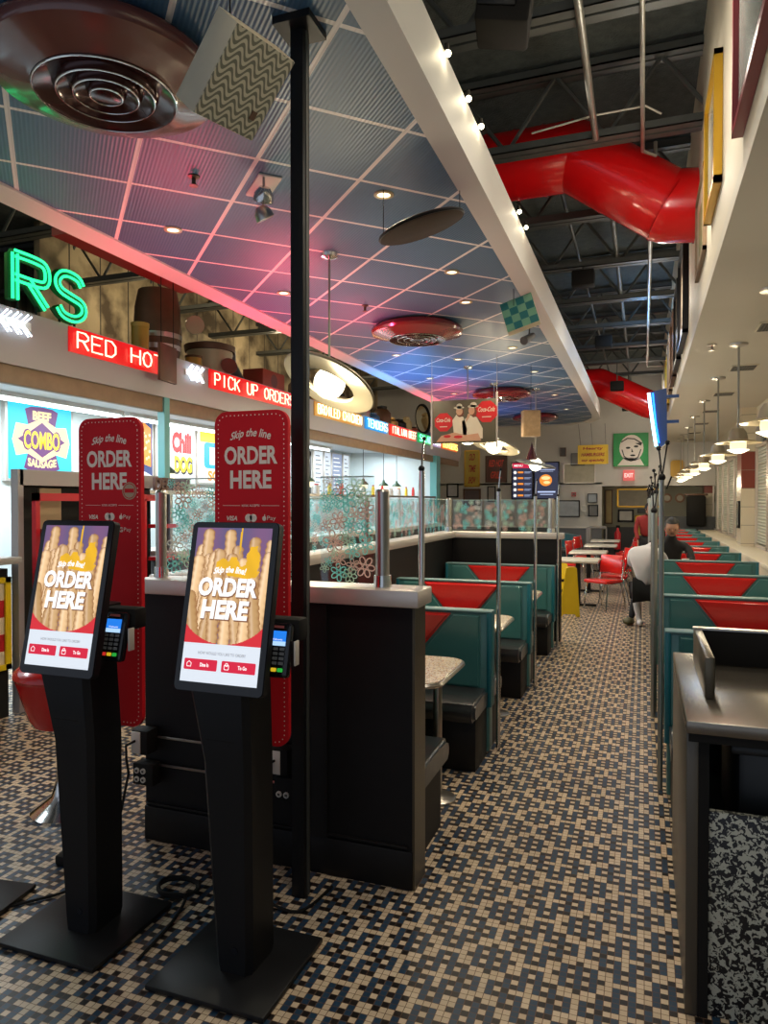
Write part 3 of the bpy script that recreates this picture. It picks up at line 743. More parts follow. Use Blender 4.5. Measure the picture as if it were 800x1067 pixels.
    text(pb, 'Pay', .242, bh-.40, .036, .020, .001, 'card_mark', creamtxt, sb, .0)
    text(pb, 'DISCOVER', .078, bh-.45, .066, .012, .001, 'card_mark', creamtxt, sb, .02)
    text(pb, 'AMERICAN', .150, bh-.444, .048, .006, .001, 'card_mark', creamtxt, sb, .01)
    text(pb, 'EXPRESS', .156, bh-.456, .040, .006, .001, 'card_mark', creamtxt, sb, .01)
    text(pb, 'G', .212, bh-.45, .018, .020, .001, 'card_mark', creamtxt, sb, .03)
    text(pb, 'Pay', .244, bh-.451, .036, .020, .001, 'card_mark', creamtxt, sb, .0)
    if 'round sticker' in label:
        st = flat(pb, [disc(bw-.055, bh-.295, .035)], .0015, 'round_sticker', mat('sticker_tan', (.50, .33, .20), .5), sb)
        flat(pb, ribbon(disc(bw-.055, bh-.295, .029), .003, True), .002, 'sticker_ring', redp, st)
        flat(pb, [rect(bw-.078, bh-.302, bw-.032, bh-.286)], .002, 'sticker_band', redp, st)
    # card terminal
    T = B(MB().box((-1.150, 2.02, 1.03), (-1.060, 2.055, 1.205), .012, (math.radians(-14), 0, 0)), 'card_terminal', blackg)
    B(MB().box((-1.20, 2.065, 1.14), (-1.045, 2.13, 1.215), .01), 'terminal_bracket', blackmatte, T)
    tp = Pl((-1.150+dx, 1.9985+dy-.003, 1.03), (1, 0, 0), (0, .2419, .9703))
    ts = flat(tp, [rect(.013, .108, .077, .155)], .003, 'terminal_screen', emat('terminal_blue', (.02, .22, .85), 1.0), T)
    flat(tp, [rect(.013, .108, .077, .122)], .0036, 'screen_band', emat('terminal_pale', (.45, .70, .95), 1.0), ts)
    text(tp, 'Welcome', .045, .128, .04, .006, .0038, 'terminal_text', wt, ts, .0)
    keys = [rrect(.012+.023*i, .048+.015*j, .030+.023*i, .058+.015*j, .002, 2) for i in range(3) for j in range(4)]
    flat(tp, keys, .003, 'keypad', mat('key_grey', (.16, .17, .18), .5), T)
    for i, c in enumerate(((.7, .03, .02), (.85, .55, .02), (.03, .5, .06))):
        flat(tp, [rrect(.011+.023*i, .026, .031+.023*i, .038, .003, 2)], .003, 'keypad_button', emat('key_lit_%d' % i, c, .7), T)
    flat(tp, [rect(.022, .164, .066, .172)], .003, 'reader_label', mat('label_red', (.4, .1, .1), .5), T)
    B(MB().box((-1.050, 2.03, 1.07), (-1.043, 2.06, 1.15), .003), 'stylus_holder', outletw, T)
    return t
kiosk('black ordering kiosk in front of the black post, no sticker on its red sign', -1.30, 2.10)
kiosk('black ordering kiosk left of the other, round sticker on its red sign', -1.955, 2.105)
ps = thing('floor_stand', 'flat black base plate of a stand cut off at the left edge', 'stand', (-2.53, 1.99, 0), rotz=math.radians(8))
MB().box((-.22, -.22, .004), (.22, .22, .022), .004).build('base_plate', blackm, ps, world=False); MB().cyl((0, 0, .02), (0, 0, 1.1), .025, n=16).build('pole', blackm, ps, world=False); MB().box((-.10, -.02, 1.1), (.10, .0, 1.35), .01).build('sign_holder', blackm, ps, world=False)

def cable(pts, label, r=.006):
    sm = []
    P_ = [Vector(p) for p in pts]
    for i in range(len(P_)-1):
        p0 = P_[max(i-1, 0)]; p1 = P_[i]; p2 = P_[i+1]; p3 = P_[min(i+2, len(P_)-1)]
        for k in range(6):
            t = k/6; sm.append(.5*((2*p1)+(-p0+p2)*t+(2*p0-5*p1+4*p2-p3)*t*t+(-p0+3*p1-3*p2+p3)*t**3))
    sm.append(P_[-1])
    return tag(MB().tube(sm, r, 6).build('power_cable', blackmatte), label, 'cable')
def coil(cx, cy, R, n, z=.012):
    return [(cx+R*(1+.12*math.sin(i*2.3))*math.cos(i*2*PI/7), cy+R*.8*math.sin(i*2*PI/7), z+.0008*i) for i in range(n*7)]
cable([(-2.33, 2.44, .03)]+coil(-2.20, 2.46, .07, 4)+[(-2.2, 2.25, .01), (-2.4, 2.02, .008)], 'coiled black cable with plug on the floor left of the left kiosk')
tag(MB().box((-2.42, 2.41, .0), (-2.34, 2.46, .045), .01).build('power_plug', blackmatte), 'black power plug lying on the tiles behind the left base plate', 'plug')
cable(coil(-1.78, 2.42, .085, 3)+[(-1.7, 2.35, .01), (-1.66, 2.2, .008), (-1.64, 2.0, .008)], 'loose black cable on the tiles between the two kiosks')
cable([(-1.62, 2.6, .006), (-1.55, 2.45, .006)]+coil(-1.47, 2.50, .06, 2)+[(-1.25, 2.45, .007), (-1.2, 2.66, .007)], 'thin black cable coiled behind the right kiosk')

# red stool by the counter
st = thing('bar_stool', 'red vinyl stool on a flared chrome pedestal behind the left kiosk', 'stool', (-2.79, 2.86, 0))
MB().lathe([(0, 0), (.17, 0), (.17, .012), (.13, .04), (.07, .09), (.045, .18), (.038, .45), (.05, .47), (0, .47)], (-2.79, 2.86, 0), 32).build('pedestal', chrome, st)
MB().lathe([(0, .45), (.15, .46), (.175, .50), (.235, .70), (.235, .71), (0, .71)], (-2.79, 2.86, 0), 36).build('seat_bowl', redv, st)
MB().lathe([(0, .70), (.235, .70), (.245, .715), (.24, .74), (.21, .765), (0, .77)], (-2.79, 2.86, 0), 36).build('seat_cushion', redv, st)

# ================================================================== KITCHEN COUNTER AND SIGNS
tube_w = emat('fluorescent_white', (.85, .97, 1), 5)
for y0, y1 in ((1.0, 4.0), (4.1, 7.1), (7.2, 10.2), (10.3, 13.3)):
    t = thing('fluorescent_light', {1.0: 'nearest', 4.1: 'second', 7.2: 'third', 10.3: 'farthest'}[y0]+' fluorescent strip in the row along the kitchen ceiling above the menu boards', 'light', (-6.05, y0, 2.70), 'kitchen ceiling strips')
    MB().box((-6.10, y0, 2.655), (-5.98, y1, 2.70)).build('fixture_body', white, t)
    MB().cyl((-6.04, y0+.03, 2.635), (-6.04, y1-.03, 2.635), .022, n=10).build('tube', tube_w, t)
PX = Pl((-6.34, 0, 0), (0, 1, 0), (0, 0, 1))
def pboard(label, y0, y1, z0, z1, bg, es=1.0):
    t = thing('menu_board', label, 'menu board', (-6.33, y0, z0))
    MB().box((-6.35, y0-.03, z0-.03), (-6.29, y1+.03, z1+.03), .004).build('frame', aluminium, t)
    pl = Pl((-6.288, y0, z0), (0, 1, 0), (0, 0, 1))
    p = flat(pl, [rect(0, 0, y1-y0, z1-z0)], .001, 'lit_panel', emat('board_'+'%d_%d_%d' % tuple(int(c*99) for c in bg), bg, es), t)
    return t, pl, p, y1-y0, z1-z0
cyan = (.02, .60, .85)
t, pl, p, W, Hh = pboard('bright blue lit combo board left of the left red kiosk sign', 5.68, 6.56, 1.84, 2.66, cyan)
pur = emat('board_purple', (.13, .03, .17), 1); crm = emat('board_cream', (.98, .80, .36), 1); yl = emat('board_yellow', (.98, .72, .04), 1); wht = emat('board_white', (.92, .93, .9), 1)
redE = emat('board_red', (.75, .03, .03), 1); oraE = emat('board_orange', (.95, .3, .03), 1); navE = emat('board_navy', (.03, .06, .2), 1); bluE = emat('board_blue', (.02, .4, .8), 1); blkE = mat('board_black', (.02, .02, .02), .4)
flat(pl, [[(.22, .76), (.30, .79), (.45, .80), (.60, .79), (.68, .76), (.62, .52), (.28, .52)], [(.28, .36), (.62, .36), (.70, .12), (.58, .08), (.45, .07), (.32, .08), (.20, .12)]], .002, 'badge', pur, p)
flat(pl, [[(.05, .42), (.10, .60), (.25, .59), (.45, .68), (.65, .59), (.80, .60), (.85, .42), (.80, .25), (.65, .28), (.45, .19), (.25, .28), (.10, .25)]], .003, 'badge_lens', crm, p)
flat(pl, [[(.12, .43), (.30, .53), (.45, .63), (.60, .53), (.78, .43), (.60, .33), (.45, .24), (.30, .33)]], .004, 'badge_centre', pur, p)
text(pl, 'COMBO', .45, .43, .54, .235, .005, 'combo_outline', pur, p, .075); text(pl, 'COMBO', .45, .43, .50, .20, .006, 'combo_text', yl, p, .03)
text(pl, 'BEEF', .45, .70, .26, .10, .004, 'beef_text', crm, p, .05)
text(pl, 'SAUSAGE', .45, .17, .40, .09, .004, 'sausage_text', crm, p, .04, arc=-.02)
t, pl, p, W, Hh = pboard('white lit board with a red paper boat of fries between the kiosk signs', 7.36, 8.02, 1.84, 2.72, (.85, .88, .9))
flat(pl, [[(.22, .25), (.45, .88), (.66, .80), (.66, .10)]], .002, 'paper_boat', navE, p)
flat(pl, [[(.28, .30), (.47, .82), (.63, .74), (.63, .22)]], .003, 'boat_contents', oraE, p)
flat(pl, [disc(.34+.06*(i % 5)+.02*(i % 2), .33+.1*(i//5)+.02*(i % 3), .022, n=8) for i in range(20) if .34+.06*(i % 5) > .30+.045*(i//5)], .004, 'topping', crm, p)
flat(pl, [disc(.12, .4, .07), disc(.2, .28, .06), disc(.1, .7, .09)], .002, 'food_pile', yl, p)
flat(pl, [rect(.3, .0, .66, .08)], .002, 'lower_strip', oraE, p)
t, pl, p, W, Hh = pboard('white lit board reading chili dog beside the right kiosk sign', 8.12, 9.0, 1.86, 2.74, (.85, .90, .92))
text(pl, 'Chili', .56, .58, .46, .30, .002, 'chili_text', redE, p, .06); text(pl, 'DOG', .60, .25, .44, .26, .003, 'dog_shadow', blkE, p, .09); text(pl, 'DOG', .59, .27, .42, .24, .004, 'dog_text', yl, p, .05)
for k in range(3): flat(pl, [rrect(.06, .60-.22*k, .24, .76-.22*k, .03)], .002, 'blue_cup', bluE, p)
t, pl, p, W, Hh = pboard('yellow and blue lit board just left of the right kiosk sign', 9.08, 10.3, 1.88, 2.74, (.9, .9, .85))
flat(pl, [rect(.05, .62, 1.1, .84)], .002, 'yellow_banner', yl, p); flat(pl, [rrect(.15, .22, 1.0, .62, .08)], .002, 'blue_label', bluE, p); flat(pl, [rect(.3, .28, .9, .55)], .003, 'label_panel', wht, p); text(pl, 'SODA', .6, .11, .7, .16, .002, 'soda_text', oraE, p, .05)
t, pl, p, W, Hh = pboard('red and yellow lit board seen between the right kiosk sign and the black post', 10.5, 12.0, 1.6, 2.66, (.9, .85, .7))
flat(pl, [rect(0, .75, .8, 1.0)], .002, 'yellow_band', yl, p); flat(pl, [rect(.0, .1, .18, .7), rect(.3, .1, .45, .7), rect(.6, .1, .72, .7)], .002, 'red_bars', redE, p)
t, pl, p, W, Hh = pboard('black framed lit poster right of the black post', 12.35, 12.95, 1.75, 2.6, (.62, .7, .68))
flat(pl, [rect(.0, 0, .07, .85), rect(.53, 0, .6, .85), rect(0, .75, .6, .85)], .002, 'border', blkE, p); flat(pl, [disc(.3, .6, .14, .08)], .002, 'green_bowl', emat('board_green', (.1, .4, .25), 1), p); flat(pl, [disc(.3, .62, .08, .03)], .003, 'red_fruit', redE, p); flat(pl, [rrect(.14, .08, .46, .46, .08)], .002, 'jar', crm, p)
for k, (y0, y1, c) in enumerate(((13.1, 13.5, (.6, .66, .72)), (13.6, 13.9, (.55, .6, .68)), (14.0, 14.5, (.22, .26, .38)), (14.6, 14.9, (.6, .66, .72)))):
    lab = ('first', 'second', 'dark third', 'last')[k]+' of the four narrow price lists at the far end of the kitchen wall'
    t, pl, p, W, Hh = pboard(lab, y0, y1, 1.72, 2.62, c)
    flat(pl, [rect(.05, .08+.09*i, W-.05-.05*(i % 3), .10+.09*i) for i in range(9)], .002, 'price_lines', mat('line_grey', (.08, .08, .1), .5) if k != 2 else wht, p)

# serving counter
cb = thing('serving_counter', 'long pale kitchen serving counter behind the half walls', 'counter', (-4.6, 5.6, 0))
MB().box((-4.75, 5.7, 0), (-4.25, 15.1, 1.05)).build('counter_body', mat('counter_dark_front', (.04, .035, .035), .4), cb)
MB().box((-4.8, 5.65, 1.05), (-4.15, 15.1, 1.12), .01).build('counter_top', mat('counter_top_pale', (.62, .60, .58), .3), cb)
for k in range(4):
    flower_glass('%s flowered guard glass on the serving counter' % ('nearest', 'second', 'third', 'farthest')[k], Pl((-4.3, 5.75+2.3*k, 1.12), (0, 1, 0), (0, 0, 1)), 2.2, .52, 40, .05, .12, 40+k)
gb = thing('counter_shelf', 'dark shelf rail running above the counter glass', 'shelf', (-4.4, 5.7, 1.68))
MB().box((-4.65, 5.40, 1.665), (-4.26, 15.0, 1.70)).build('shelf_board', steel, gb)
for y in (5.72, 8.0, 10.3, 12.6, 14.9): MB().box((-4.32, y, 1.1), (-4.28, y+.04, 1.67)).build('shelf_upright', steel, gb)
dl = thing('delivery_sign', 'brown cut-out letters reading delivery standing on the counter shelf', 'sign', (-4.28, 5.45, 1.70))
text(Pl((-4.28, 5.45, 1.70), (0, 1, 0), (0, 0, 1)), 'DELIVERY', .29, .06, .55, .12, 0, 'letters', mat('letter_brown', (.10, .045, .03), .5), dl, .04, thick=.03)
# bits on the counter shelf
rnd = random.Random(3)
stock = [('jar', 'red-lidded clear jar', (.5, .5, .48), .045, .15), ('bottle', 'yellow squeeze bottle', (.7, .5, .02), .03, .18), ('bottle', 'red squeeze bottle', (.6, .02, .02), .03, .18), ('canister', 'steel canister', (.45, .45, .45), .05, .14)]
for k in range(16):
    kd = stock[k % 4]; y = 7.5+k*.46; x = -4.45
    pos = 'counting from the delivery letters toward the far end'
    ords = ['first', 'second', 'third', 'fourth'][k//4]
    t = thing(kd[0], '%s on the counter shelf, %s of its kind from the near end' % (kd[1], ords), kd[0], (x, y, 1.70), 'things on the counter shelf')
    r, h = kd[3], kd[4]
    MB().lathe([(0, 0), (r, 0), (r, h*.7), (r*.6, h*.85), (r*.6, h*.9), (0, h*.9)], (x, y, 1.70), 14).build('body', mat('stock_'+kd[0]+str(k % 4), kd[2], .3), t)
    MB().lathe([(r*.65, h*.88), (r*.65, h), (0, h)], (x, y, 1.70), 14).build('lid', redmetal if k % 4 != 3 else steel, t)
# hanging task lamps in the kitchen
for k, y in enumerate((6.5, 8.1, 10.0, 12.3, 13.4, 14.2)):
    t = thing('kitchen_pendant', 'small green shaded lamp over the serving counter, number %d seen from the left edge' % (k+1) if 0 else 'small dark shaded lamp hanging over the serving counter, %s from the left' % ['first', 'second', 'third', 'fourth', 'fifth', 'sixth'][k], 'lamp', (-4.9, y, 2.70), 'kitchen pendants')
    MB().cyl((-4.9, y, 2.70), (-4.9, y, 2.02), .006, n=6).build('cord', blackmatte, t)
    MB().lathe([(.02, 0), (.03, -.04), (.09, -.09), (.10, -.12)], (-4.9, y, 2.02), 20).build('shade', mat('lamp_green', (.05, .09, .05), .3), t)
    MB().lathe([(.085, -.10), (.08, -.17), (.04, -.20), (0, -.205)], (-4.9, y, 2.02), 16).build('glass_bowl', emat('lamp_warm', (1, .9, .6), 1.6), t)

# red-and-white chequered counter, sign and red barrier rails at the left edge
CH = checker_material('red_cream_checks', (.50, .015, .02), (.75, .62, .42), 8.0)
cc = thing('chequered_counter', 'counter with red and cream chequered front at the left edge', 'counter', (-4.4, 2.5, 0))
MB().box((-4.9, 2.0, 0), (-4.42, 3.98, 1.10)).build('counter_body', blackmatte, cc)
MB().box((-4.42, 2.0, .40), (-4.40, 3.93, 1.00)).build('chequered_panel', CH, cc)
MB().box((-4.42, 3.93, .36), (-4.385, 3.98, 1.04)).box((-4.42, 2.0, .36), (-4.385, 3.98, .40)).box((-4.42, 2.0, 1.0), (-4.385, 3.98, 1.04)).build('yellow_frame', yel, cc)
MB().box((-4.95, 1.9, 1.14), (-4.3, 4.0, 1.19), .006).build('counter_top', mat('grey_counter_top', (.32, .31, .29), .4), cc)
struct('wall_kitchen_pillar', MB().box((-5.1, 3.3, 1.2), (-4.95, 4.05, 2.5)), kw)
hs = thing('hanging_sign', 'white hanging board reading FREE beside the chequered counter', 'sign', (-4.9, 3.9, 1.5))
pl = Pl((-4.90, 3.78, 1.36), (0, 1, 0), (0, 0, 1))
mb = MB(); mb.prism(rrect(0, 0, .24, .36, .03), pl.o, pl.r, pl.u, .015); mb.build('board', white, hs)
flat(pl, [rect(0, .27, .24, .36)], .016, 'dark_band', mat('navy_print', (.02, .04, .1), .5), hs); text(pl, 'FREE', .12, .16, .16, .05, .017, 'free_text', mat('navy_print', (.02, .04, .1), .5), hs, .03); text(pl, 'REFILLS', .12, .07, .17, .03, .017, 'small_text', mat('navy_print', (.02, .04, .1), .5), hs)
MB().tube([pl.at(.02, .36), pl.at(.12, .52), pl.at(.22, .36)], .003, 5).build('cord', blackmatte, hs)
bx = thing('red_notice', 'small red square notice on the wall above the grey counter top', 'notice', (-4.9, 3.85, 1.25))
MB().box((-4.945, 3.84, 1.23), (-4.93, 3.96, 1.34)).build('plate', redmetal, bx)
text(Pl((-4.93, 3.84, 1.23), (0, 1, 0), (0, 0, 1)), 'FREE', .06, .055, .09, .03, .001, 'notice_text', paleprint, bx)
rk = thing('red_rail_rack', 'red tubular rail rack with black backing behind the left kiosk', 'rack', (-4.3, 4.15, 0))
mb = MB()
for y in (4.14, 5.62): mb.box((-4.33, y-.02, 0), (-4.29, y+.02, 1.66))
mb.box((-4.33, 4.12, 1.60), (-4.29, 5.64, 1.66)); mb.build('rail_frame', redmetal, rk)
for z in (.4, .75, 1.05, 1.35):
    MB().box((-4.30, 4.18, z), (-4.10, 4.26, z+.035)).build('short_arm', redmetal, rk); MB().box((-4.30, 5.42, z), (-4.12, 5.62, z+.035)).build('short_arm', redmetal, rk)
for y in (5.1, 5.36): MB().box((-4.31, y, .2), (-4.29, y+.03, 1.62)).build('upright', redmetal, rk)
MB().box((-4.50, 4.15, 0), (-4.46, 5.66, 1.72)).build('back_panel', blackmatte, rk)
MB().box((-4.47, 4.08, 1.72), (-4.40, 5.70, 1.84)).box((-4.47, 4.06, 0), (-4.40, 4.11, 1.84)).build('surround', mat('surround_grey', (.36, .33, .32), .5), rk)
MB().box((-4.455, 4.3, 1.38), (-4.44, 4.52, 1.70)).build('card_panel', mat('kraft_card', (.38, .27, .15), .7), rk)
# column between kitchen openings
struct('trim_8', MB().box((-4.42, 5.72, 0), (-4.34, 5.80, 2.6)), tealpaint)
struct('trim_9', MB().box((-4.42, 3.74, 1.9), (-4.36, 3.80, 2.6)), tealpaint)

# neon on the fascia
PN = Pl((-4.30, 0, 0), (0, 1, 0), (0, 0, 1))
def neon_sign(label, s, y0, y1, tubecol, backcol, z0=2.80, z1=2.98, es=3.2, bs=.75):
    t = thing('neon_sign', label, 'neon sign', (-4.28, y0, z0), None)
    MB().box((-4.30, y0-.06, z0-.01), (-4.285, y1+.06, z1+.01), .002).build('backing_panel', mat('neon_back_%d%d%d' % tuple(int(c*50) for c in backcol), [c*.5 for c in backcol], .3, emit=backcol, es=bs), t)
    neon_text(PN, s, y0, y1, z0+.025, z1-.025, .04, .0075, 'neon_tube', emat('neon_%d%d%d' % tuple(int(c*50) for c in tubecol), tubecol, es), t)
    return t
neon_sign('red neon sign reading red hots on the fascia', 'RED HOTS', 4.52, 5.75, (1, .50, .32), (.8, .01, .01))
neon_sign('red neon sign reading pick up orders on the fascia', 'PICK UP ORDERS', 6.46, 8.26, (1, .50, .32), (.8, .01, .01))
neon_sign('gold neon sign reading broiled chicken behind the globe lamp', 'BROILED CHICKEN', 9.0, 10.62, (1, .85, .45), (.55, .25, .03), es=3.5)
neon_sign('blue neon sign reading tenders on the fascia', 'TENDERS', 10.9, 11.85, (.45, .9, 1), (.0, .28, .75), es=4)
neon_sign('red neon sign reading italian beef on the fascia', 'ITALIAN BEEF', 12.1, 13.55, (1, .50, .35), (.8, .02, .01), es=3.5)
neon_sign('green neon sign reading salad at the far end of the fascia', 'SALAD', 13.8, 14.6, (.2, 1, .5), (.0, .4, .12), es=3)
neon_sign('white neon sign after the green one at the far end of the fascia', 'HOT', 14.8, 15.4, (.9, .85, 1), (.4, .3, .5), es=4)
neon_sign('orange neon sign last on the fascia', 'BURGERS', 15.6, 16.9, (1, .7, .15), (.8, .15, .02), es=3.5)
def chevrons(y0, label):
    t = thing('neon_arrows', label, 'neon sign', (-4.28, y0, 2.89)); mb = MB()
    for k in range(3):
        for o_ in (0, .03): mb.tube([PN.at(y0+.09*k+.08+o_, 2.97-o_*.3, .035), PN.at(y0+.09*k+o_, 2.89, .035), PN.at(y0+.09*k+.08+o_, 2.81+o_*.3, .035)], .006, 6)
    mb.build('neon_tube', emat('neon_white', (.75, .88, 1), 4), t)
    MB().box((-4.30, y0, 2.86), (-4.28, y0+.30, 2.92)).build('backing_panel', white, t)
chevrons(3.78, 'white neon arrow chevrons at the left edge under the green letters')
chevrons(5.98, 'white neon arrow chevrons left of the pick up orders sign')
chevrons(8.36, 'white neon arrow chevrons right of the pick up orders sign')
# big green letters: each letter two nested tubes
def chaikin(p, n=2):
    for _ in range(n):
        q = [p[0]]
        for (a, b), (c, d) in zip(p, p[1:]): q += [(a*.75+c*.25, b*.75+d*.25), (a*.25+c*.75, b*.25+d*.75)]
        p = q+[p[-1]]
    return p
SMOOTH = {'S': [chaikin([(3.9,5.0),(3.3,6.1),(1.0,6.3),(-.2,4.9),(.2,3.5),(2,3.0),(4.1,2.5),(4.3,.9),(2.9,-.3),(.8,-.1),(.1,1.0)])],
          'R': [[(0,0),(0,3),(0,6)], chaikin([(0,6),(2.6,6.1),(4.2,5.8),(4.3,3.2),(2.6,2.9),(0,2.9)]), [(1.8,2.9),(4.1,0)]]}
def outline_letter(s, y0, z0, wd, ht, label):
    t = thing('neon_letter', label, 'neon sign', (-4.3, y0, z0), None)
    mb = MB(); g = emat('neon_green', (.02, .95, .28), 2.2)
    for off, sc in ((.0, 1.0),):
        for st_ in SMOOTH.get(s, SF[s]):
            pts = [PN.at(y0+a/4*wd, z0+b/6*ht, .03) for a, b in st_]
            for d in (-.022, .022):
                q = []
                for i, p in enumerate(pts):
                    a = pts[max(i-1, 0)]; b = pts[min(i+1, len(pts)-1)]; tg = (b-a).normalized(); nn = tg.cross(PN.n)
                    q.append(p+nn*d)
                mb.tube(q, .011, 8)
    mb.build('neon_tube', g, t)
    mb = MB()
    for st_ in SMOOTH.get(s, SF[s]): mb.tube([PN.at(y0+a/4*wd, z0+b/6*ht, -.01) for a, b in st_], .042, 6)
    mb.build('letter_channel', mat('green_channel', (.01, .10, .03), .4), t)
    MB().cyl((-4.31, y0+wd*.2, z0-.06), (-4.31, y0+wd*.2, z0), .01, n=6).cyl((-4.31, y0+wd*.8, z0-.06), (-4.31, y0+wd*.8, z0), .01, n=6).build('support', blackmatte, t)
outline_letter('E', 3.50, 3.06, .26, .32, 'green neon letter E standing on the fascia at the left edge')
outline_letter('R', 3.93, 3.06, .28, .33, 'green neon letter R standing on the fascia')
outline_letter('S', 4.33, 3.06, .26, .32, 'green neon letter S standing on the fascia')
# blinking glow from the neon
for y, p, c in ((4.5, 14, (1, .04, .12)), (6.3, 30, (1, .04, .12)), (8.0, 10, (1, .06, .15)), (10.2, 26, (.03, .3, 1)), (12.6, 26, (1, .04, .15)), (14.6, 10, (.2, .3, 1))):
    light('SPOT', (-3.40, y, 2.50), p*4.2, c, .10, rot=(0, math.radians(193), 0), spot=2.3, name='neon_glow')
light('POINT', (-4.35, 3.6, 3.6), 5, (.05, 1, .3), .15, name='neon_glow')

# ---- bric-a-brac on the loft ledge
def lathe_thing(name, label, cat, x, y, z, parts):
    t = thing(name, label, cat, (x, y, z))
    for nm, prof, m in parts: MB().lathe(prof, (x, y, z), 24).build(nm, m, t)
    return t
lathe_thing('wooden_barrel', 'tall dark wooden barrel with pale hoops on the loft ledge', 'barrel', -4.9, 6.35, 3.0,
  [('staves', [(0, 0), (.20, 0), (.235, .2), (.25, .4), (.235, .66), (.20, .84), (0, .84)], woodd), ('hoop', [(.222, .08), (.226, .08), (.240, .12), (.236, .12)], steel), ('hoop', [(.238, .20), (.243, .2), (.248, .25), (.244, .25)], steel), ('hoop', [(.247, .32), (.252, .32), (.254, .37), (.25, .37)], steel)])
lathe_thing('yellow_canister', 'yellow tin canister left of the wooden barrel', 'canister', -4.75, 5.88, 3.0, [('body', [(0, 0), (.085, 0), (.085, .34), (0, .34)], mat('tin_yellow', (.42, .26, .04), .4)), ('lid', [(.09, .34), (.09, .38), (0, .39)], mat('tin_yellow_lid', (.5, .33, .08), .4))])
lathe_thing('yellow_canister', 'short yellow tin beside the cream tub', 'canister', -4.75, 6.78, 3.0, [('body', [(0, 0), (.09, 0), (.09, .20), (0, .20)], mat('tin_yellow', (.42, .26, .04), .4)), ('lid', [(.095, .20), (.095, .225), (0, .23)], woodd)])
tb = lathe_thing('cream_tub', 'cream tub with brown lid and oval badge on the loft ledge', 'tub', -4.85, 7.25, 3.0, [('body', [(0, 0), (.22, 0), (.27, .36), (0, .36)], mat('tub_cream', (.42, .36, .26), .4)), ('lid', [(.29, .36), (.30, .43), (.2, .46), (0, .46)], woodd)])
flat(Pl((-4.62, 7.15, 3.18), (.5, 1, 0), (0, 0, 1)), [disc(.08, 0, .11, .09)], .03, 'badge', mat('badge_brown', (.15, .03, .02), .4), tb)
lathe_thing('grey_funnel', 'grey metal funnel upside down on the ledge behind the sign', 'funnel', -4.9, 7.85, 3.0, [('cone', [(.22, 0), (.03, .36), (.03, .5)], mat('galvanised_grey', (.3, .33, .36), .35, .7))])
rb = thing('red_crate', 'red box with round logo on the loft ledge', 'box', (-4.8, 8.2, 3.0))
MB().box((-4.95, 8.15, 3.0), (-4.65, 8.75, 3.33), .01).build('box_body', mat('faded_red', (.35, .05, .03), .5), rb)
flat(Pl((-4.648, 8.15, 3.0), (0, 1, 0), (0, 0, 1)), [disc(.3, .2, .09)], .002, 'logo_disc', mat('badge_brown', (.15, .03, .02), .4), rb)
hb = thing('hanging_plank', 'worn wooden plank hanging in front of the red hots sign', 'plank', (-4.2, 5.72, 3.1))
MB().box((-4.16, 5.36, 2.70), (-4.13, 5.66, 3.04), .004, (0, 0, math.radians(8))).build('plank', woodd, hb)
MB().cyl((-4.145, 5.42, 3.03), (-4.145, 5.42, 3.86), .004, n=5).cyl((-4.145, 5.6, 3.03), (-4.145, 5.6, 3.86), .004, n=5).build('wire', blackmatte, hb)
rp = thing('red_loft_panel', 'long red slab hanging under the ceiling edge in the loft', 'panel', (-4.4, 5.6, 3.8))
MB().box((-4.75, 4.75, 3.86), (-4.1, 6.55, 3.93)).build('slab', mat('dull_red_panel', (.35, .02, .02), .5), rp)
MB().cyl((-4.4, 4.9, 3.93), (-4.4, 4.9, 4.6), .008, n=6).cyl((-4.4, 6.4, 3.93), (-4.4, 6.4, 4.6), .008, n=6).build('hanger', blackmatte, rp)
rd = thing('round_sign', 'small round cream sign plate on the side of the barrel', 'sign', (-4.62, 6.62, 3.62))
MB().cyl((-4.62, 6.62, 3.52), (-4.60, 6.60, 3.52), .10, n=24).build('plate', mat('tub_cream', (.42, .36, .26), .4), rd)
fabs = [('oil_drum', 'drum', woodd, .17, .42), ('brass_pot', 'pot', mat('brass', (.5, .32, .1), .3, .8), .15, .25), ('dark_kettle', 'kettle', blackm, .16, .28), ('tan_lantern', 'lantern', mat('lantern_tan', (.5, .38, .2), .4), .12, .38), ('red_tin', 'tin', mat('faded_red', (.35, .05, .03), .5), .12, .22), ('milk_can', 'can', steel, .13, .40), ('blue_tin', 'tin', mat('tin_blue', (.04, .12, .3), .4), .13, .24)]
nms = ['oil_drum dark ribbed drum', 'round brass pot', 'squat black kettle', 'tan lantern with flared top', 'faded red tin', 'steel milk can', 'blue tin']
for k in range(14):
    nm, ct, m, r, h = fabs[k % 7]; y = 9.4+k*.5; z = 3.0
    where = 'above the gold neon sign' if y < 11 else ('above the blue neon sign' if y < 12.4 else ('above the red beef sign' if y < 13.9 else 'at the far end of the loft ledge'))
    t = thing(nm, nms[k % 7].replace('oil_drum ', '')+' on the loft ledge '+where.replace(' of the loft ledge', ''), ct, (-4.75, y, z))
    MB().lathe([(0, 0), (r*.85, 0), (r, h*.3), (r, h*.7), (r*.7, h*.85), (r*.5, h*.9), (0, h*.9)], (-4.75, y, z), 18).build('body', m, t)
    MB().lathe([(r*.55, h*.88), (r*.6, h), (0, h*1.06)], (-4.75, y, z), 18).build('lid', blackm if k % 2 else m, t)
mr = thing('oval_mirror', 'oval mirror in dark frame leaning on the loft ledge', 'mirror', (-4.5, 15.0, 3.0))
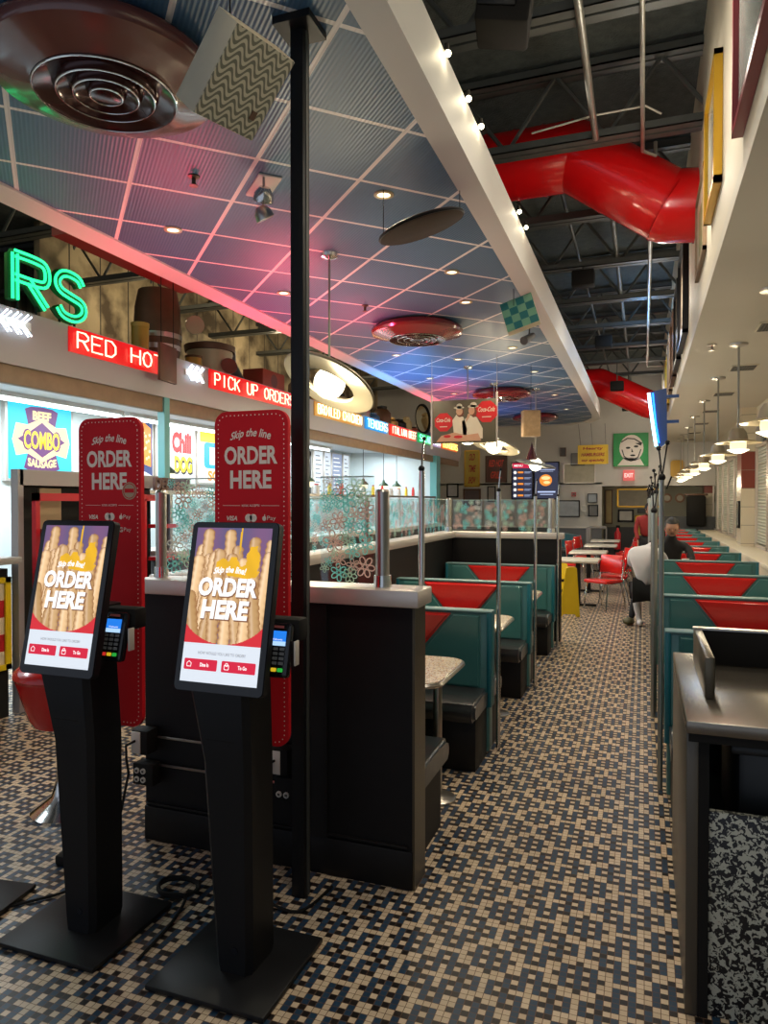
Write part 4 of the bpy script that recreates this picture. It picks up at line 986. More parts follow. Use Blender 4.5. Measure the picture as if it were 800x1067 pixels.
MB().lathe([(0, 0), (.30, 0), (.30, .03), (0, .03)], (0, 0, 0), 32).xf(Matrix.Translation((-4.45, 14.6, 3.35)) @ Matrix.Rotation(-PI/2+.25, 4, 'X') @ Matrix.Rotation(.5, 4, 'Y') @ Matrix.Diagonal((.75, 1.1, 1, 1))).build('mirror_frame', blackm, mr)
MB().lathe([(0, 0), (.25, 0)], (0, 0, 0), 32).xf(Matrix.Translation((-4.445, 14.56, 3.35)) @ Matrix.Rotation(-PI/2+.25, 4, 'X') @ Matrix.Rotation(.5, 4, 'Y') @ Matrix.Diagonal((.75, 1.1, 1, 1))).build('mirror_glass', mat('mirror', (.8, .75, .65), .08, 1), mr)

# ================================================================== BOOTHS
def bench(name, label, x0, x1, y, faces=(-1, 1), wall_side=0, group=None, rods=0):
    "back panel centred on y, seats on the listed sides; x0 aisle side"
    t = thing(name, label, 'booth bench', (x0, y, 0), group)
    ax0, ax1 = min(x0, x1), max(x0, x1)
    MB().box((ax0, y-.045, .02), (ax1, y+.045, .895), .012).build('backrest', teal, t)
    MB().box((ax0-.012, y-.055, .30), (ax0+.02, y+.055, .90), .008).build('end_board', tealedge, t); MB().box((ax1-.02, y-.055, .30), (ax1+.012, y+.055, .90), .008).build('end_board', tealedge, t)
    MB().box((ax0-.012, y-.054, .893), (ax1+.012, y+.054, .906), .005).build('top_piping', trimw, t)
    L = ax1-ax0
    for s in faces:
        r = Vector((1, 0, 0)) if s < 0 else Vector((-1, 0, 0))
        o = Vector((ax0 if s < 0 else ax1, y+s*.045, 0))
        # padded teal face
        def pad(nm, pts, th, m, par=t):
            bm = bmesh.new(); n = r.cross(Vector((0, 0, 1)))
            f = bm.faces.new([bm.verts.new(o+r*a+Vector((0, 0, b))+n*.001) for a, b in pts])
            e = bmesh.ops.extrude_face_region(bm, geom=[f]); vs = [g for g in e['geom'] if isinstance(g, bmesh.types.BMVert)]
            bmesh.ops.translate(bm, vec=n*th, verts=vs)
            top = [g for g in e['geom'] if isinstance(g, bmesh.types.BMFace)]
            bmesh.ops.bevel(bm, geom=list({e_ for f_ in top for e_ in f_.edges}), offset=min(.016, th*.8), segments=3, affect='EDGES')
            mb = MB(); mb.bm.free(); mb.bm = bm
            return mb.build(nm, m, par)
        pad('back_pad', [(.05*L, .42), (.05*L, .885), (.20*L, .885), (.40*L, .60), (.60*L, .60), (.80*L, .885), (.95*L, .885), (.95*L, .42)][::-1], .018, teal)
        pad('red_inset', [(.21*L, .885), (.405*L, .61), (.595*L, .61), (.79*L, .885)][::-1] if 0 else [(.405*L, .61), (.595*L, .61), (.79*L, .885), (.21*L, .885)], .026, redv)
        # seat cushion with rolled front
        c = [(0.045, .30), (.40, .30), (.425, .33), (.43, .37), (.41, .41), (.37, .425), (.20, .415), (.045, .42)]
        mb = MB(); mb.prism(c, (ax0+.0, y, 0), (0, s, 0), (0, 0, 1), 0.0001)
        bm = bmesh.new()
        A = [bm.verts.new((ax0+.01, y+s*a, b)) for a, b in c]; Bv = [bm.verts.new((ax1-.01, y+s*a, b)) for a, b in c]
        bm.faces.new(A); bm.faces.new(Bv[::-1])
        for i in range(len(c)): j = (i+1) % len(c); bm.faces.new([A[i], A[j], Bv[j], Bv[i]])
        bmesh.ops.bevel(bm, geom=[e for e in bm.edges if abs(e.verts[0].co.x-e.verts[1].co.x) < 1e-6], offset=.02, segments=3, affect='EDGES')
        mb.bm.free(); mb.bm = bm; mb.build('seat', blackv, t)
        MB().box((ax0+.02, y+s*.04, 0), (ax1-.02, y+s*.36, .30), .004).build('seat_base', black, t)
    return t
yb = [4.45, 6.10]
bench('booth_bench', 'first teal and red booth back on the left, just beyond the nearest table', -.90, -2.08, 4.45)
bench('booth_bench', 'second teal and red booth back on the left side of the aisle', -.90, -2.08, 6.10)
bench('booth_bench', 'farthest left booth bench, teal and red, against the far half wall', -.90, -2.08, 7.80, (-1,))
nb = thing('booth_bench', 'black booth seat tucked behind the near half wall', 'booth bench', (-.9, 2.96, 0))
MB().box((-2.08, 2.93, .0), (-.90, 2.99, .90), .01).build('backrest', teal, nb)
c = [(0.03, .30), (.46, .30), (.49, .33), (.50, .37), (.48, .41), (.43, .43), (.24, .42), (.03, .43)]
bm = bmesh.new(); A = [bm.verts.new((-.905, 2.95+a, b)) for a, b in c]; Bv = [bm.verts.new((-2.08, 2.95+a, b)) for a, b in c]
bm.faces.new(A); bm.faces.new(Bv[::-1])
for i in range(len(c)): j = (i+1) % len(c); bm.faces.new([A[i], A[j], Bv[j], Bv[i]])
bmesh.ops.bevel(bm, geom=[e for e in bm.edges if abs(e.verts[0].co.x-e.verts[1].co.x) < 1e-6], offset=.02, segments=3, affect='EDGES')
mb = MB(); mb.bm.free(); mb.bm = bm; mb.build('seat', blackv, nb); MB().box((-2.06, 2.97, 0), (-.93, 3.36, .30)).build('seat_base', black, nb)

RY = [4.12, 5.68, 7.38, 9.02, 10.55, 12.0, 13.4, 14.9, 16.4, 17.9, 19.2]
rl = ['nearest', 'second', 'third', 'fourth', 'fifth', 'sixth', 'seventh', 'eighth', 'ninth', 'tenth', 'farthest']
for y, l in zip(RY, rl): bench('booth_bench', '%s teal booth bench with red back inset along the window wall' % l, .125, 1.22, y, group='window booths')
def booth_table(label, x0, x1, y, z=.70, d=.62, leg_x=None):
    t = thing('booth_table', label, 'table', (leg_x, y, 0))
    mb = MB(); mb.prism(rrect(0, 0, abs(x1-x0), d, .10, 6), (min(x0, x1), y-d/2, z-.032), (1, 0, 0), (0, 1, 0), .030); mb.build('table_top', SPECK, t)
    mb = MB(); pr = rrect(-.003, -.003, abs(x1-x0)+.003, d+.003, .10, 6); mb.tube([(min(x0, x1)+a, y-d/2+b, z-.018) for a, b in pr], .014, 6, True); mb.build('edge_band', steel, t)
    MB().cyl((leg_x, y, .02), (leg_x, y, z-.03), .024, n=16).build('leg', steel, t)
    MB().lathe([(0, 0), (.10, 0), (.10, .012), (.03, .03), (0, .03)], (leg_x, y, 0), 20).build('foot', steel, t)
for y, l in ((3.66, 'nearest'), (5.28, 'second'), (6.94, 'farthest')): booth_table('%s speckled table of the left booths' % l, -2.1, -.95, y, leg_x=-1.03)
for k in range(10):
    y = (RY[k]+RY[k+1])/2
    booth_table('speckled booth table by the windows between the %s and %s benches' % (rl[k], rl[k+1]), .22, 1.32, y, leg_x=.35, d=.56)

# coat poles with ball hooks
def coat_pole(x, y, h, label, lean=0, name='coat_pole', z0=0, r=.014):
    t = thing(name, label, 'coat pole', (x, y, z0))
    MB().cyl((x, y, z0), (x, y, h-.20), r, n=12).build('pole_shaft', chrome if x < 0 else conduit, t)
    MB().ball((x, y, h-.19), r*(1.5 if x > 0 else 1.02)).build('pole_top', blackm, t)
    for k, (dx, dz) in enumerate(((.028, 0.0), (-.016, -.03)) if x > 0 else ((.012, -.06),)):
        h_ = MB().tube([(x, y, h-.20), (x+dx*.5, y, h-.10), (x+dx, y, h+dz)], .0045, 6).build('hook', blackm if x > 0 else chrome, t)
        MB().ball((x+dx, y, h+dz), .014 if x > 0 else .009).build('hook_ball', blackg, h_)
    return t
coat_pole(-.905, 2.955, 1.93, 'tall chrome coat pole rising at the end of the near half wall', z0=1.235)
coat_pole(-.868, 4.52, 1.86, 'chrome coat pole on the first left booth back', z0=0)
coat_pole(-.868, 6.16, 1.84, 'chrome coat pole on the second left booth back', z0=0)
coat_pole(-.868, 7.86, 1.85, 'chrome coat pole on the farthest left booth bench', z0=0)
coat_pole(.095, 4.20, 1.92, 'nearest coat pole of the window booths with two black balls on top')
coat_pole(.075, 5.60, 1.72, 'short grey pole beside the second window booth bench', r=.016)
coat_pole(.09, 5.76, 1.86, 'coat pole on the second window booth bench')
coat_pole(.085, 7.45, 1.86, 'coat pole on the third window booth bench')
for k in range(4, 9): coat_pole(.095, RY[k]+.08, 1.85, 'coat pole at the %s window booth bench' % rl[k])

# ================================================================== TRAY CABINET at right
tc = thing('tray_station', 'black tray station with marbled composition-book panel at the right edge', 'cabinet', (.13, 2.4, 0))
MB().box((.13, 2.38, 0), (.165, 3.42, .885), .003).build('side_panel', mat('bronze_laminate', (.10, .085, .065), .35, .3), tc)
MB().box((.165, 2.38, 0), (.195, 2.41, .885)).box((.165, 2.38, .855), (1.3, 2.41, .885)).box((1.27, 2.38, 0), (1.3, 2.41, .885)).build('front_frame', blackmatte, tc)
MB().box((.128, 2.36, .885), (1.3, 3.42, .925), .005).build('counter_top', mat('worn_steel_top', (.24, .21, .17), .27, .85, var=.25, vscale=5), tc)
MB().box((.135, 2.365, .86), (1.3, 2.372, .922)).build('top_edge', blackmatte, tc)
MB().box((.195, 2.395, 0), (1.27, 2.42, .64), .003).build('composition_panel', COMPO, tc)
MB().box((.2, 3.38, .0), (1.27, 3.41, .88)).box((.2, 2.43, .42), (1.27, 3.38, .44)).build('inner_shell', mat('dark_teal_inside', (.02, .045, .04), .4), tc)
MB().box((.20, 2.64, .925), (.232, 3.24, 1.068), .005).build('gallery_side', mat('bronze_edge', (.11, .09, .06), .3, .7), tc)
MB().box((.232, 3.21, .925), (1.3, 3.24, 1.068), .003).build('gallery_back', blackmatte, tc)
MB().box((.198, 3.205, 1.066), (1.3, 3.245, 1.074)).build('gallery_trim', steel, tc)
bn = thing('black_bin', 'black plastic tub inside the tray station', 'bin', (.5, 2.9, .44))
MB().box((.29, 2.55, .44), (.92, 3.05, .80), .03).build('tub', mat('black_plastic_tub', (.02, .022, .022), .45), bn)
MB().box((.27, 2.53, .78), (.94, 3.07, .81), .01).build('tub_rim', mat('black_plastic_tub', (.02, .022, .022), .45), bn)

# ================================================================== CEILING FIXTURES
discred = mat('lacquered_red_disc', (.19, .016, .02), .20, coat=.6)
discring = mat('dark_ring', (.05, .012, .012), .16, .3)
def medallion(label, x, y, R, red=discred):
    t = thing('ceiling_medallion', label, 'ceiling disc', (x, y, 3.5))
    k = R/.55
    MB().lathe([(0, 3.49), (R*.92, 3.49), (R*.99, 3.46), (R, 3.43), (R*.97, 3.405), (R*.88, 3.39), (R*.78, 3.375), (R*.66, 3.36), (R*.62, 3.352)], (x, y, 0), 64).build('dish', red, t)
    MB().lathe([(R*.62, 3.352), (R*.60, 3.345), (R*.58, 3.352), (R*.45, 3.372), (R*.43, 3.352), (R*.41, 3.345), (R*.39, 3.355), (R*.31, 3.372), (R*.29, 3.352), (R*.27, 3.345), (R*.25, 3.355), (R*.17, 3.37), (R*.155, 3.352), (R*.13, 3.345), (0, 3.35)], (x, y, 0), 64).build('ring_centre', discring, t)
    for q in (.61, .42, .28, .14): MB().tube([(x+R*q*math.cos(a*PI/24), y+R*q*math.sin(a*PI/24), 3.346) for a in range(48)], .004, 6, True).build('chrome_ring', chrome, t)
medallion('huge red-brown ringed disc on the ceiling above the kiosks', -2.19, 2.50, .48, mat('brown_lacquer_disc', (.16, .05, .04), .22, coat=.5))
medallion('red ringed ceiling disc just beyond the globe lamp', -2.32, 7.40, .50)
medallion('third red ringed ceiling disc behind the cola sign', -2.30, 12.2, .50)
medallion('farthest red ringed ceiling disc near the back wall', -2.25, 15.9, .50)

spotE = emat('downlight_glow', (1, .86, .58), 3)
dls = [(-3.10, 4.19, 'left of the twin spotlights'), (-1.52, 4.16, 'nearest on the right side, above the brown oval'), (-1.50, 5.75, 'second on the right side'), (-1.60, 6.66, 'third on the right side, near the red disc'),
       (-3.09, 5.80, 'second on the left side in the pink glow'), (-1.53, 8.83, 'below the checkered cube'), (-1.51, 10.57, 'right of the cola sign'), (-3.03, 8.77, 'in the blue glow on the left'), (-3.11, 10.59, 'left above the cola sign'),
       (-3.15, 12.25, 'far left in the far pink glow'), (-2.34, 9.3, 'between the two rear globe lamps'), (-1.50, 13.0, 'far right beyond the brown box'), (-1.5, 15.1, 'last on the right near the back wall')]
for x, y, l in dls:
    t = thing('downlight', 'round recessed ceiling downlight '+l, 'ceiling light', (x, y, 3.5), None)
    MB().lathe([(.042, 3.499), (.062, 3.499), (.062, 3.492), (.042, 3.490), (.04, 3.499)], (x, y, 0), 24).build('trim_ring', mat('brass_trim', (.6, .48, .28), .3, .6), t)
    MB().lathe([(0, 3.496), (.04, 3.496)], (x, y, 0), 20).build('lens', spotE, t)
    light('SPOT', (x, y, 3.47), 46, (1, .86, .62), .05, spot=2.3, name='downlight_beam', parent=None)
# twin spotlights on a square plate
tw = thing('twin_spotlight', 'twin emergency spotlight heads on a white ceiling plate left of the black post', 'light', (-2.16, 3.86, 3.5))
MB().box((-.07, -.16, -.012), (.07, .16, 0), .004).xf(Matrix.Translation((-2.16, 3.80, 3.5)) @ Matrix.Rotation(PI/4, 4, 'Z')).build('plate', white, tw)
for dx, dy, r_, nm in ((.05, -.14, .5, 'spot_head'), (-.09, .10, -.3, 'spot_head')):
    x, y = -2.14+dx, 3.82+dy
    MB().cyl((x, y, 3.49), (x, y, 3.43), .008, n=8).build('neck', steel, tw)
    h_ = MB().lathe([(0, .05), (.03, .045), (.055, .01), (.06, -.03), (.05, -.035), (0, -.03)], (0, 0, 0), 20).xf(Matrix.Translation((x, y, 3.385)) @ Matrix.Rotation(r_, 4, 'Y') @ Matrix.Rotation(.5, 4, 'X')).build(nm, steel if dx < 0 else chrome, tw)
for x, y, z, l in ((-2.48, 3.55, 3.5, 'left of the twin spotlights'), (-2.55, 6.45, 3.5, 'in front of the second red disc')):
    t = thing('sprinkler', 'small ceiling sprinkler head '+l, 'sprinkler', (x, y, z))
    MB().lathe([(0, 0), (.035, 0), (.035, -.006), (.012, -.012), (.012, -.05), (0, -.05)], (x, y, z), 14).build('body', mat('bronze_sprinkler', (.15, .10, .07), .4, .6), t)
    MB().lathe([(0, -.055), (.026, -.055), (.026, -.058), (0, -.06)], (x, y, z), 12).build('deflector', mat('bronze_sprinkler', (.15, .10, .07), .4, .6), t)
t = thing('track_spotlight', 'small dark spotlight on the edge of the white ceiling beam', 'light', (-1.2, 7.6, 3.5))
MB().cyl((-1.17, 7.8, 3.5), (-1.17, 7.8, 3.36), .008, n=8).build('stem', joistm, t)
MB().cyl((-1.14, 7.84, 3.40), (-1.2, 7.62, 3.30), .032, .045, 16).build('lamp_head', joistm, t)

# Saturn globe pendants
def saturn(label, x, y, z, R, tx, ty, zc=3.5, ringcol=None):
    t = thing('globe_pendant', label, 'pendant lamp', (x, y, z), None)
    MB().lathe([(0, 0), (.07, 0), (.065, -.025), (.02, -.04), (0, -.04)], (x, y, zc), 20).build('ceiling_canopy', chrome, t)
    MB().cyl((x, y, zc-.03), (x, y, z+R*.9), .009, n=8).build('stem', steel, t)
    MB().ball((x, y, z), R, n=32).build('globe', emat('globe_glow', (1, .93, .72), 3.0), t)
    m = Matrix.Translation((x, y, z)) @ Matrix.Rotation(tx, 4, 'X') @ Matrix.Rotation(ty, 4, 'Y')
    o, i_ = R*3.15, R*1.85
    MB().lathe([(i_, .02), (o*.8, .035), (o*.97, .012), (o, -.004), (o*.97, -.016), (o*.8, -.008), (i_*1.05, -.02), (i_*.96, -.03), (i_*.93, 0), (i_, .02)], (0, 0, 0), 56, m).build('saturn_ring', ringcol or mat('satin_gold_ring', (.27, .24, .17), .4, .4), t)
    for a in (0, 2.1, 4.2): MB().cyl(m @ Vector((i_*math.cos(a), i_*math.sin(a), .01)), m @ Vector((R*.7*math.cos(a), R*.7*math.sin(a), .08)), .005, n=6).build('bracket', steel, t)
    light('POINT', (x, y, z-R*1.5), 48*(R/.125)**2, (1, .85, .58), R, name='globe_light')
saturn('big glowing globe lamp with tilted saturn ring right of the black post', -2.28, 5.02, 2.51, .122, math.radians(-27), math.radians(15))
saturn('second globe lamp with saturn ring below the cola sign, left of its pair', -2.34, 9.87, 2.52, .125, math.radians(-10), math.radians(4))
saturn('third globe lamp with saturn ring below the right end of the cola sign', -2.28, 11.44, 2.50, .135, math.radians(-14), math.radians(14))
s4 = ('globe lamp with a dark rocket cone on top in front of the menu screens')
saturn(s4, -1.72, 12.2, 2.22, .11, math.radians(0), math.radians(12), ringcol=joistm)
t = thing('rocket_cone', 'dark pointed cone sitting above the far globe lamp', 'cone', (-1.78, 12.2, 2.33))
MB().lathe([(.11, 2.30), (.03, 2.50), (0, 2.62)], (-1.78, 12.2, 0), 20).build('cone', discring, t)
MB().lathe([(.11, 2.30), (.12, 2.295), (.11, 2.29)], (-1.78, 12.2, 0), 20).build('cone_rim', steel, t)

# hanging panels
def rv(v):
    v = Vector(v); return Matrix.Rotation(v.length, 4, v.normalized())
def hang_wire(x, y, z0, z1, par): return MB().cyl((x, y, z0), (x, y, z1), .0025, n=5).build('hanging_wire', blackmatte, par)
t = thing('hanging_box', 'cream box panel with wavy striped print hanging beside the black post', 'hanging panel', (0, 0, 0))
m = Matrix.Translation((-1.306, 2.117, 3.036)) @ rv((-2.714, -2.192, -1.082))
t.matrix_world = m
MB().box((-.15, -.15, -.05), (.15, .15, .048), .003).build('box_panel', mat('cream_panel_side', (.62, .55, .40), .5, var=.1), t, world=False)
wv = MB().box((-.148, -.148, .048), (.148, .148, .051)).build('wavy_face', WAVE, t, world=False)
MB().box((.08, -.085, .051), (.105, -.055, .054)).build('brown_label', woodd, t, world=False)
tag(MB().cyl((-1.32, 2.10, 3.10), (-1.32, 2.10, 3.5), .003, n=5).build('hanging_wire', blackmatte), 'wire holding up the wavy striped panel', 'wire')
t = thing('hanging_box', 'small teal and green checkered cube hanging near the white beam', 'hanging panel', (0, 0, 0))
m = Matrix.Translation((-1.063, 6.531, 3.301)) @ rv((-10.870, 1.9105, -1.8596))
t.matrix_world = m
MB().box((-.15, -.15, -.04), (.15, .15, .037), .003).build('box_panel', mat('cream_panel_side', (.62, .55, .40), .5, var=.1), t, world=False)
MB().box((-.148, -.148, .037), (.148, .148, .04)).build('checkered_face', checker_material('teal_green_checks', (.02, .16, .17), (.16, .36, .24), 13.5), t, world=False)
tag(MB().cyl((-1.1, 6.4, 3.35), (-1.1, 6.4, 3.5), .003, n=5).build('hanging_wire', blackmatte), 'wire holding up the small checkered cube', 'wire')
t = thing('hanging_box', 'plain brown speckled box hanging in front of the far red disc', 'hanging panel', (-1.48, 10, 2.48))
MB().box((-1.60, 9.96, 2.50), (-1.36, 10.10, 2.86), .004, (0, 0, math.radians(24))).build('box_panel', mat('cork_brown', (.42, .27, .14), .7, var=.4, vscale=20), t)
hang_wire(-1.48, 10.03, 2.86, 3.5, t)
t = thing('hanging_oval', 'brown oval disc hanging on wires below the ceiling right of the black post', 'hanging disc', (-1.28, 4.2, 3.22))
MB().lathe([(0, -.015), (.25, -.015), (.262, -.008), (.262, .012), (.25, .018), (0, .018)], (0, 0, 0), 48).xf(Matrix.Translation((-1.28, 4.17, 3.27)) @ Matrix.Rotation(math.radians(-14), 4, 'Y') @ Matrix.Rotation(math.radians(10), 4, 'X') @ Matrix.Diagonal((1, .9, 1, 1))).build('disc', mat('brown_fabric', (.055, .032, .022), .8, var=.3), t)
MB().tube([(-1.28+.265*math.cos(a*PI/24), 4.17+.24*math.sin(a*PI/24), 0) for a in range(48)], .009, 6, True).xf(Matrix.Translation((-1.28, 4.17, 3.27)) @ Matrix.Rotation(math.radians(-14), 4, 'Y') @ Matrix.Rotation(math.radians(10), 4, 'X') @ Matrix.Translation((1.28, -4.17, 0))).build('disc_rim', blackm, t)
hang_wire(-1.5, 4.1, 3.22, 3.5, t); hang_wire(-1.06, 4.25, 3.35, 3.5, t)

# hanging cola sign
cs = thing('cola_sign', 'hanging olive and red Coca-Cola sign with two women in white hats', 'sign', (-2.24, 9.2, 2.35))
MB().box((-2.66, 9.20, 2.37), (-1.81, 9.24, 2.94), .004).build('sign_panel', mat('sign_olive', (.12, .10, .06), .5), cs)
pl = Pl((-2.66, 9.198, 2.37), (1, 0, 0), (0, 0, 1)); cred = mat('sign_red', (.62, .02, .02), .4); flesh = mat('sign_flesh', (.62, .34, .2), .5); cw = mat('sign_cream', (.72, .62, .46), .5); brn = mat('sign_brown', (.18, .06, .03), .5)
for cx, cy, r in ((.15, .28, .13), (.73, .40, .15)):
    flat(pl, [disc(cx, cy, r, n=8, a0=PI/8)], .001, 'red_button', cred, cs)
    text(pl, 'Coca-Cola', cx, cy+.03, r*1.5, r*.42, .002, 'brand_lettering', cw, cs, .02, .25)
    flat(pl, [rect(cx-r*.4, cy-r*.5, cx+r*.4, cy-r*.42)], .002, 'small_line', cw, cs)
flat(pl, [[(.30, .05), (.27, .30), (.33, .38), (.42, .34), (.47, .20), (.46, .05)], [(.42, .05), (.40, .28), (.50, .36), (.60, .33), (.68, .18), (.68, .05)]], .0015, 'white_dresses', cw, cs)
flat(pl, [disc(.365, .42, .045, .055), disc(.53, .42, .042, .055), [(.44, .25), (.50, .33), (.52, .38), (.48, .38)]], .002, 'faces', flesh, cs)
flat(pl, [disc(.375, .40, .05, .06), disc(.56, .40, .04, .07)], .0017, 'hair', brn, cs)
flat(pl, [disc(.36, .465, .07, .02), disc(.365, .485, .04, .035), disc(.55, .475, .075, .02), disc(.555, .495, .045, .035)], .003, 'white_hats', cw, cs)
flat(pl, [[(.05, .02), (.12, .10), (.30, .14), (.45, .10), (.62, .12), (.66, .02)]], .0025, 'food_foreground', flesh, cs)
flat(pl, [disc(.2, .09, .05, .02), disc(.35, .08, .06, .02)], .003, 'flower_pile', cred, cs)
for x in (-2.68, -1.80): MB().cyl((x, 9.22, 2.30), (x, 9.22, 3.02), .014, n=8).cyl((x, 9.22, 3.02), (x, 9.22, 3.5), .004, n=6).build('side_rod', aluminium, cs)

# string of bulbs on the beam edge
for k, (y, z) in enumerate(((2.62, 3.80), (3.35, 3.76), (3.78, 3.77), (4.10, 3.78), (5.45, 3.80), (5.78, 3.80))):
    t = thing('edge_bulb', 'small bare bulb on the outer edge of the white beam, %s from the top' % ('first', 'second', 'third', 'fourth', 'fifth', 'sixth')[k], 'bulb', (-.90, y, z))
    MB().ball((-.895, y, z-.005), .016, n=12).build('glass_bulb', emat('bare_bulb', (1, .9, .6), 14 if k < 4 else 5), t)
    MB().cyl((-.90, y, z+.008), (-.90, y, z+.04), .012, n=10).build('socket', blackmatte, t)
    light('POINT', (-.86, y, z-.01), .5, (1, .85, .55), .02, name='bulb_light')
# black loudspeaker / projector under the roof
t = thing('loudspeaker', 'black box loudspeaker hanging under the roof at the top', 'loudspeaker', (-.68, 3.75, 4.3))
MB().box((-.84, 3.62, 4.08), (-.56, 3.98, 4.38), .02, (math.radians(10), math.radians(8), .2)).build('cabinet', blackmatte, t)
MB().box((-.80, 3.60, 4.12), (-.60, 3.63, 4.34), .01, (math.radians(10), math.radians(8), .2)).build('grille', blackm, t)
MB().cyl((-.72, 3.8, 4.38), (-.76, 3.8, 4.62), .02, n=8).build('bracket', blackmatte, t)
for k, (x, y, z) in enumerate(((-.74, 9.49, 4.45), (-.66, 12.89, 4.35), (-.55, 16.29, 4.1), (-.35, 17.94, 3.85))):
    t = thing('dark_fixture', 'small black box fixture hanging among the joists, %s counting away from the camera' % ('first', 'second', 'third', 'fourth')[k], 'fixture', (x, y, z))
    MB().box((x-.14, y-.10, z-.10), (x+.14, y+.10, z+.10), .02).build('box', blackmatte, t); MB().cyl((x, y, z+.1), (x, y, 4.66), .012, n=6).build('hanger', joistm, t)

# ================================================================== RIGHT SOFFIT
vy = [5.05, 6.95, 9.0, 11.1, 13.15, 15.2, 17.2, 19.0]
VENT = stripes_material('vent_louvre', (.10, .085, .06), (.012, .011, .01), .026, 0, .5, .6)
for k, y in enumerate(vy):
    t = thing('ceiling_vent', 'square dark air vent in the right soffit, %s counting from the camera' % ('first', 'second', 'third', 'fourth', 'fifth', 'sixth', 'seventh', 'eighth')[k], 'vent', (1.06, y, 3.12), 'soffit vents')
    MB().box((.92, y-.17, 3.108), (1.20, y+.17, 3.121), .003).build('vent_frame', cream, t)
    MB().box((.94, y-.15, 3.104), (1.18, y+.15, 3.109)).build('louvre', VENT, t)
for x, y, l in ((.62, 7.6, 'between the wall edge and the pendants'), (.98, 4.45, 'at the right edge near the first vent')):
    t = thing('sprinkler', 'brass sprinkler in the right soffit '+l, 'sprinkler', (x, y, 3.12))
    MB().lathe([(0, 0), (.04, 0), (.04, -.008), (.012, -.014), (.012, -.05), (.028, -.055), (.028, -.06), (0, -.062)], (x, y, 3.12), 14).build('body', steel, t)
    MB().lathe([(.018, -.012), (.045, -.001), (.05, 0)], (x, y, 3.12), 14).build('escutcheon', steel, t)
py = [5.75, 7.65, 9.65, 11.8, 13.9, 15.9, 17.6, 18.9]
def dish_lamp(x, y, zc, zl, label):
    t = thing('dish_pendant', label, 'pendant lamp', (x, y, zl), 'window pendants')
    MB().lathe([(0, 0), (.085, 0), (.08, -.02), (.02, -.035), (0, -.035)], (x, y, zc), 24).build('ceiling_canopy', steel, t)
    MB().cyl((x, y, zc-.03), (x, y, zl+.14), .010, n=8).build('stem', conduit, t)
    MB().lathe([(.015, .16), (.05, .15), (.075, .11), (.085, .06), (.09, .04), (.06, .035)], (x, y, zl), 24).build('dome_cap', mat('pewter_cap', (.40, .34, .25), .4, .4), t)
    MB().lathe([(.075, .045), (.205, .016), (.21, .011), (.202, .008), (.075, .030)], (x, y, zl), 36).build('dish_shade', mat('dish_brass', (.62, .52, .32), .3, .5), t)
    MB().lathe([(.072, .03), (.074, -.02), (.07, -.05)], (x, y, zl), 20).build('glass_cylinder', emat('dish_glass', (1, .86, .55), 1.1), t)
    MB().lathe([(.098, -.052), (.10, -.057), (.075, -.07), (.045, -.085), (0, -.09), (0, -.055), (.098, -.052)], (x, y, zl), 24).build('lower_lens', emat('dish_lens', (1, .92, .68), 1.8), t)
    light('POINT', (x, y, zl-.16), 13, (1, .84, .58), .08, name='pendant_light')
for k, y in enumerate(py): dish_lamp(.86, y, 3.12, 2.15, 'dish shaded pendant lamp over the window booths, %s in the row from the camera' % ('first', 'second', 'third', 'fourth', 'fifth', 'sixth', 'seventh', 'eighth')[k])
# framed pictures on the upper right wall
def wall_frame(name, label, y0, y1, z0, z1, fm, pm, th=.03, tilt=0, inner=None):
    t = thing(name, label, 'picture', (.42, y0, z0))
    w_ = .035
    m = Matrix.Translation((.43, y0, z0)) @ Matrix.Rotation(-tilt, 4, 'Y') @ Matrix.Translation((-.43, -y0, -z0))
    MB().box((.43-th, y0, z0), (.428, y0+w_, z1)).box((.43-th, y1-w_, z0), (.428, y1, z1)).box((.43-th, y0, z0), (.428, y1, z0+w_)).box((.43-th, y0, z1-w_), (.428, y1, z1)).xf(m).build('frame', fm, t)
    MB().box((.43-th*.5, y0+w_, z0+w_), (.43-th*.4, y1-w_, z1-w_)).xf(m).build('picture_sheet', pm, t)
    if inner: MB().box((.43-th*.55, y0+(y1-y0)*.3, z0+(z1-z0)*.2), (.43-th*.5, y0+(y1-y0)*.7, z0+(z1-z0)*.75)).xf(m).build('motif', inner, t)
    return t
sheet = mat('grey_print', (.30, .32, .30), .15, var=.3, vscale=3)
wall_frame('picture_frame', 'maroon framed picture high on the right wall at the top corner', 2.2, 3.72, 3.30, 4.4, maroon, sheet, .05)
wall_frame('picture_frame', 'gold framed picture on the upper right wall', 4.66, 5.40, 3.50, 4.28, goldm, sheet, .05)
wall_frame('picture_frame', 'thin framed pale picture beyond the gold one', 5.75, 6.60, 3.45, 4.1, woodt, mat('pale_drawing', (.5, .46, .34), .4), .03, inner=mat('sketch_green', (.25, .26, .12), .5))
for k, (y0, y1, z0, z1, fm, c) in enumerate(((8.0, 9.2, 3.35, 4.4, blackm, (.12, .08, .06)), (9.5, 10.5, 3.35, 4.35, blackm, (.2, .15, .1)), (10.8, 11.8, 3.35, 4.3, woodd, (.45, .3, .12)), (12.2, 13.2, 3.35, 4.3, woodt, (.5, .38, .2)), (13.6, 14.6, 3.3, 4.2, goldm, (.5, .4, .25)), (15.0, 15.8, 3.3, 4.0, aluminium, (.3, .4, .5)))):
    wall_frame('picture_frame', 'framed picture on the upper right wall beyond the duct, %s from the camera' % ('first', 'second', 'third', 'fourth', 'fifth', 'sixth')[k], y0, y1, z0, z1, fm, mat('print_%d' % k, c, .3, var=.5, vscale=4), .06, inner=mat('print_motif', (.35, .28, .2), .5))
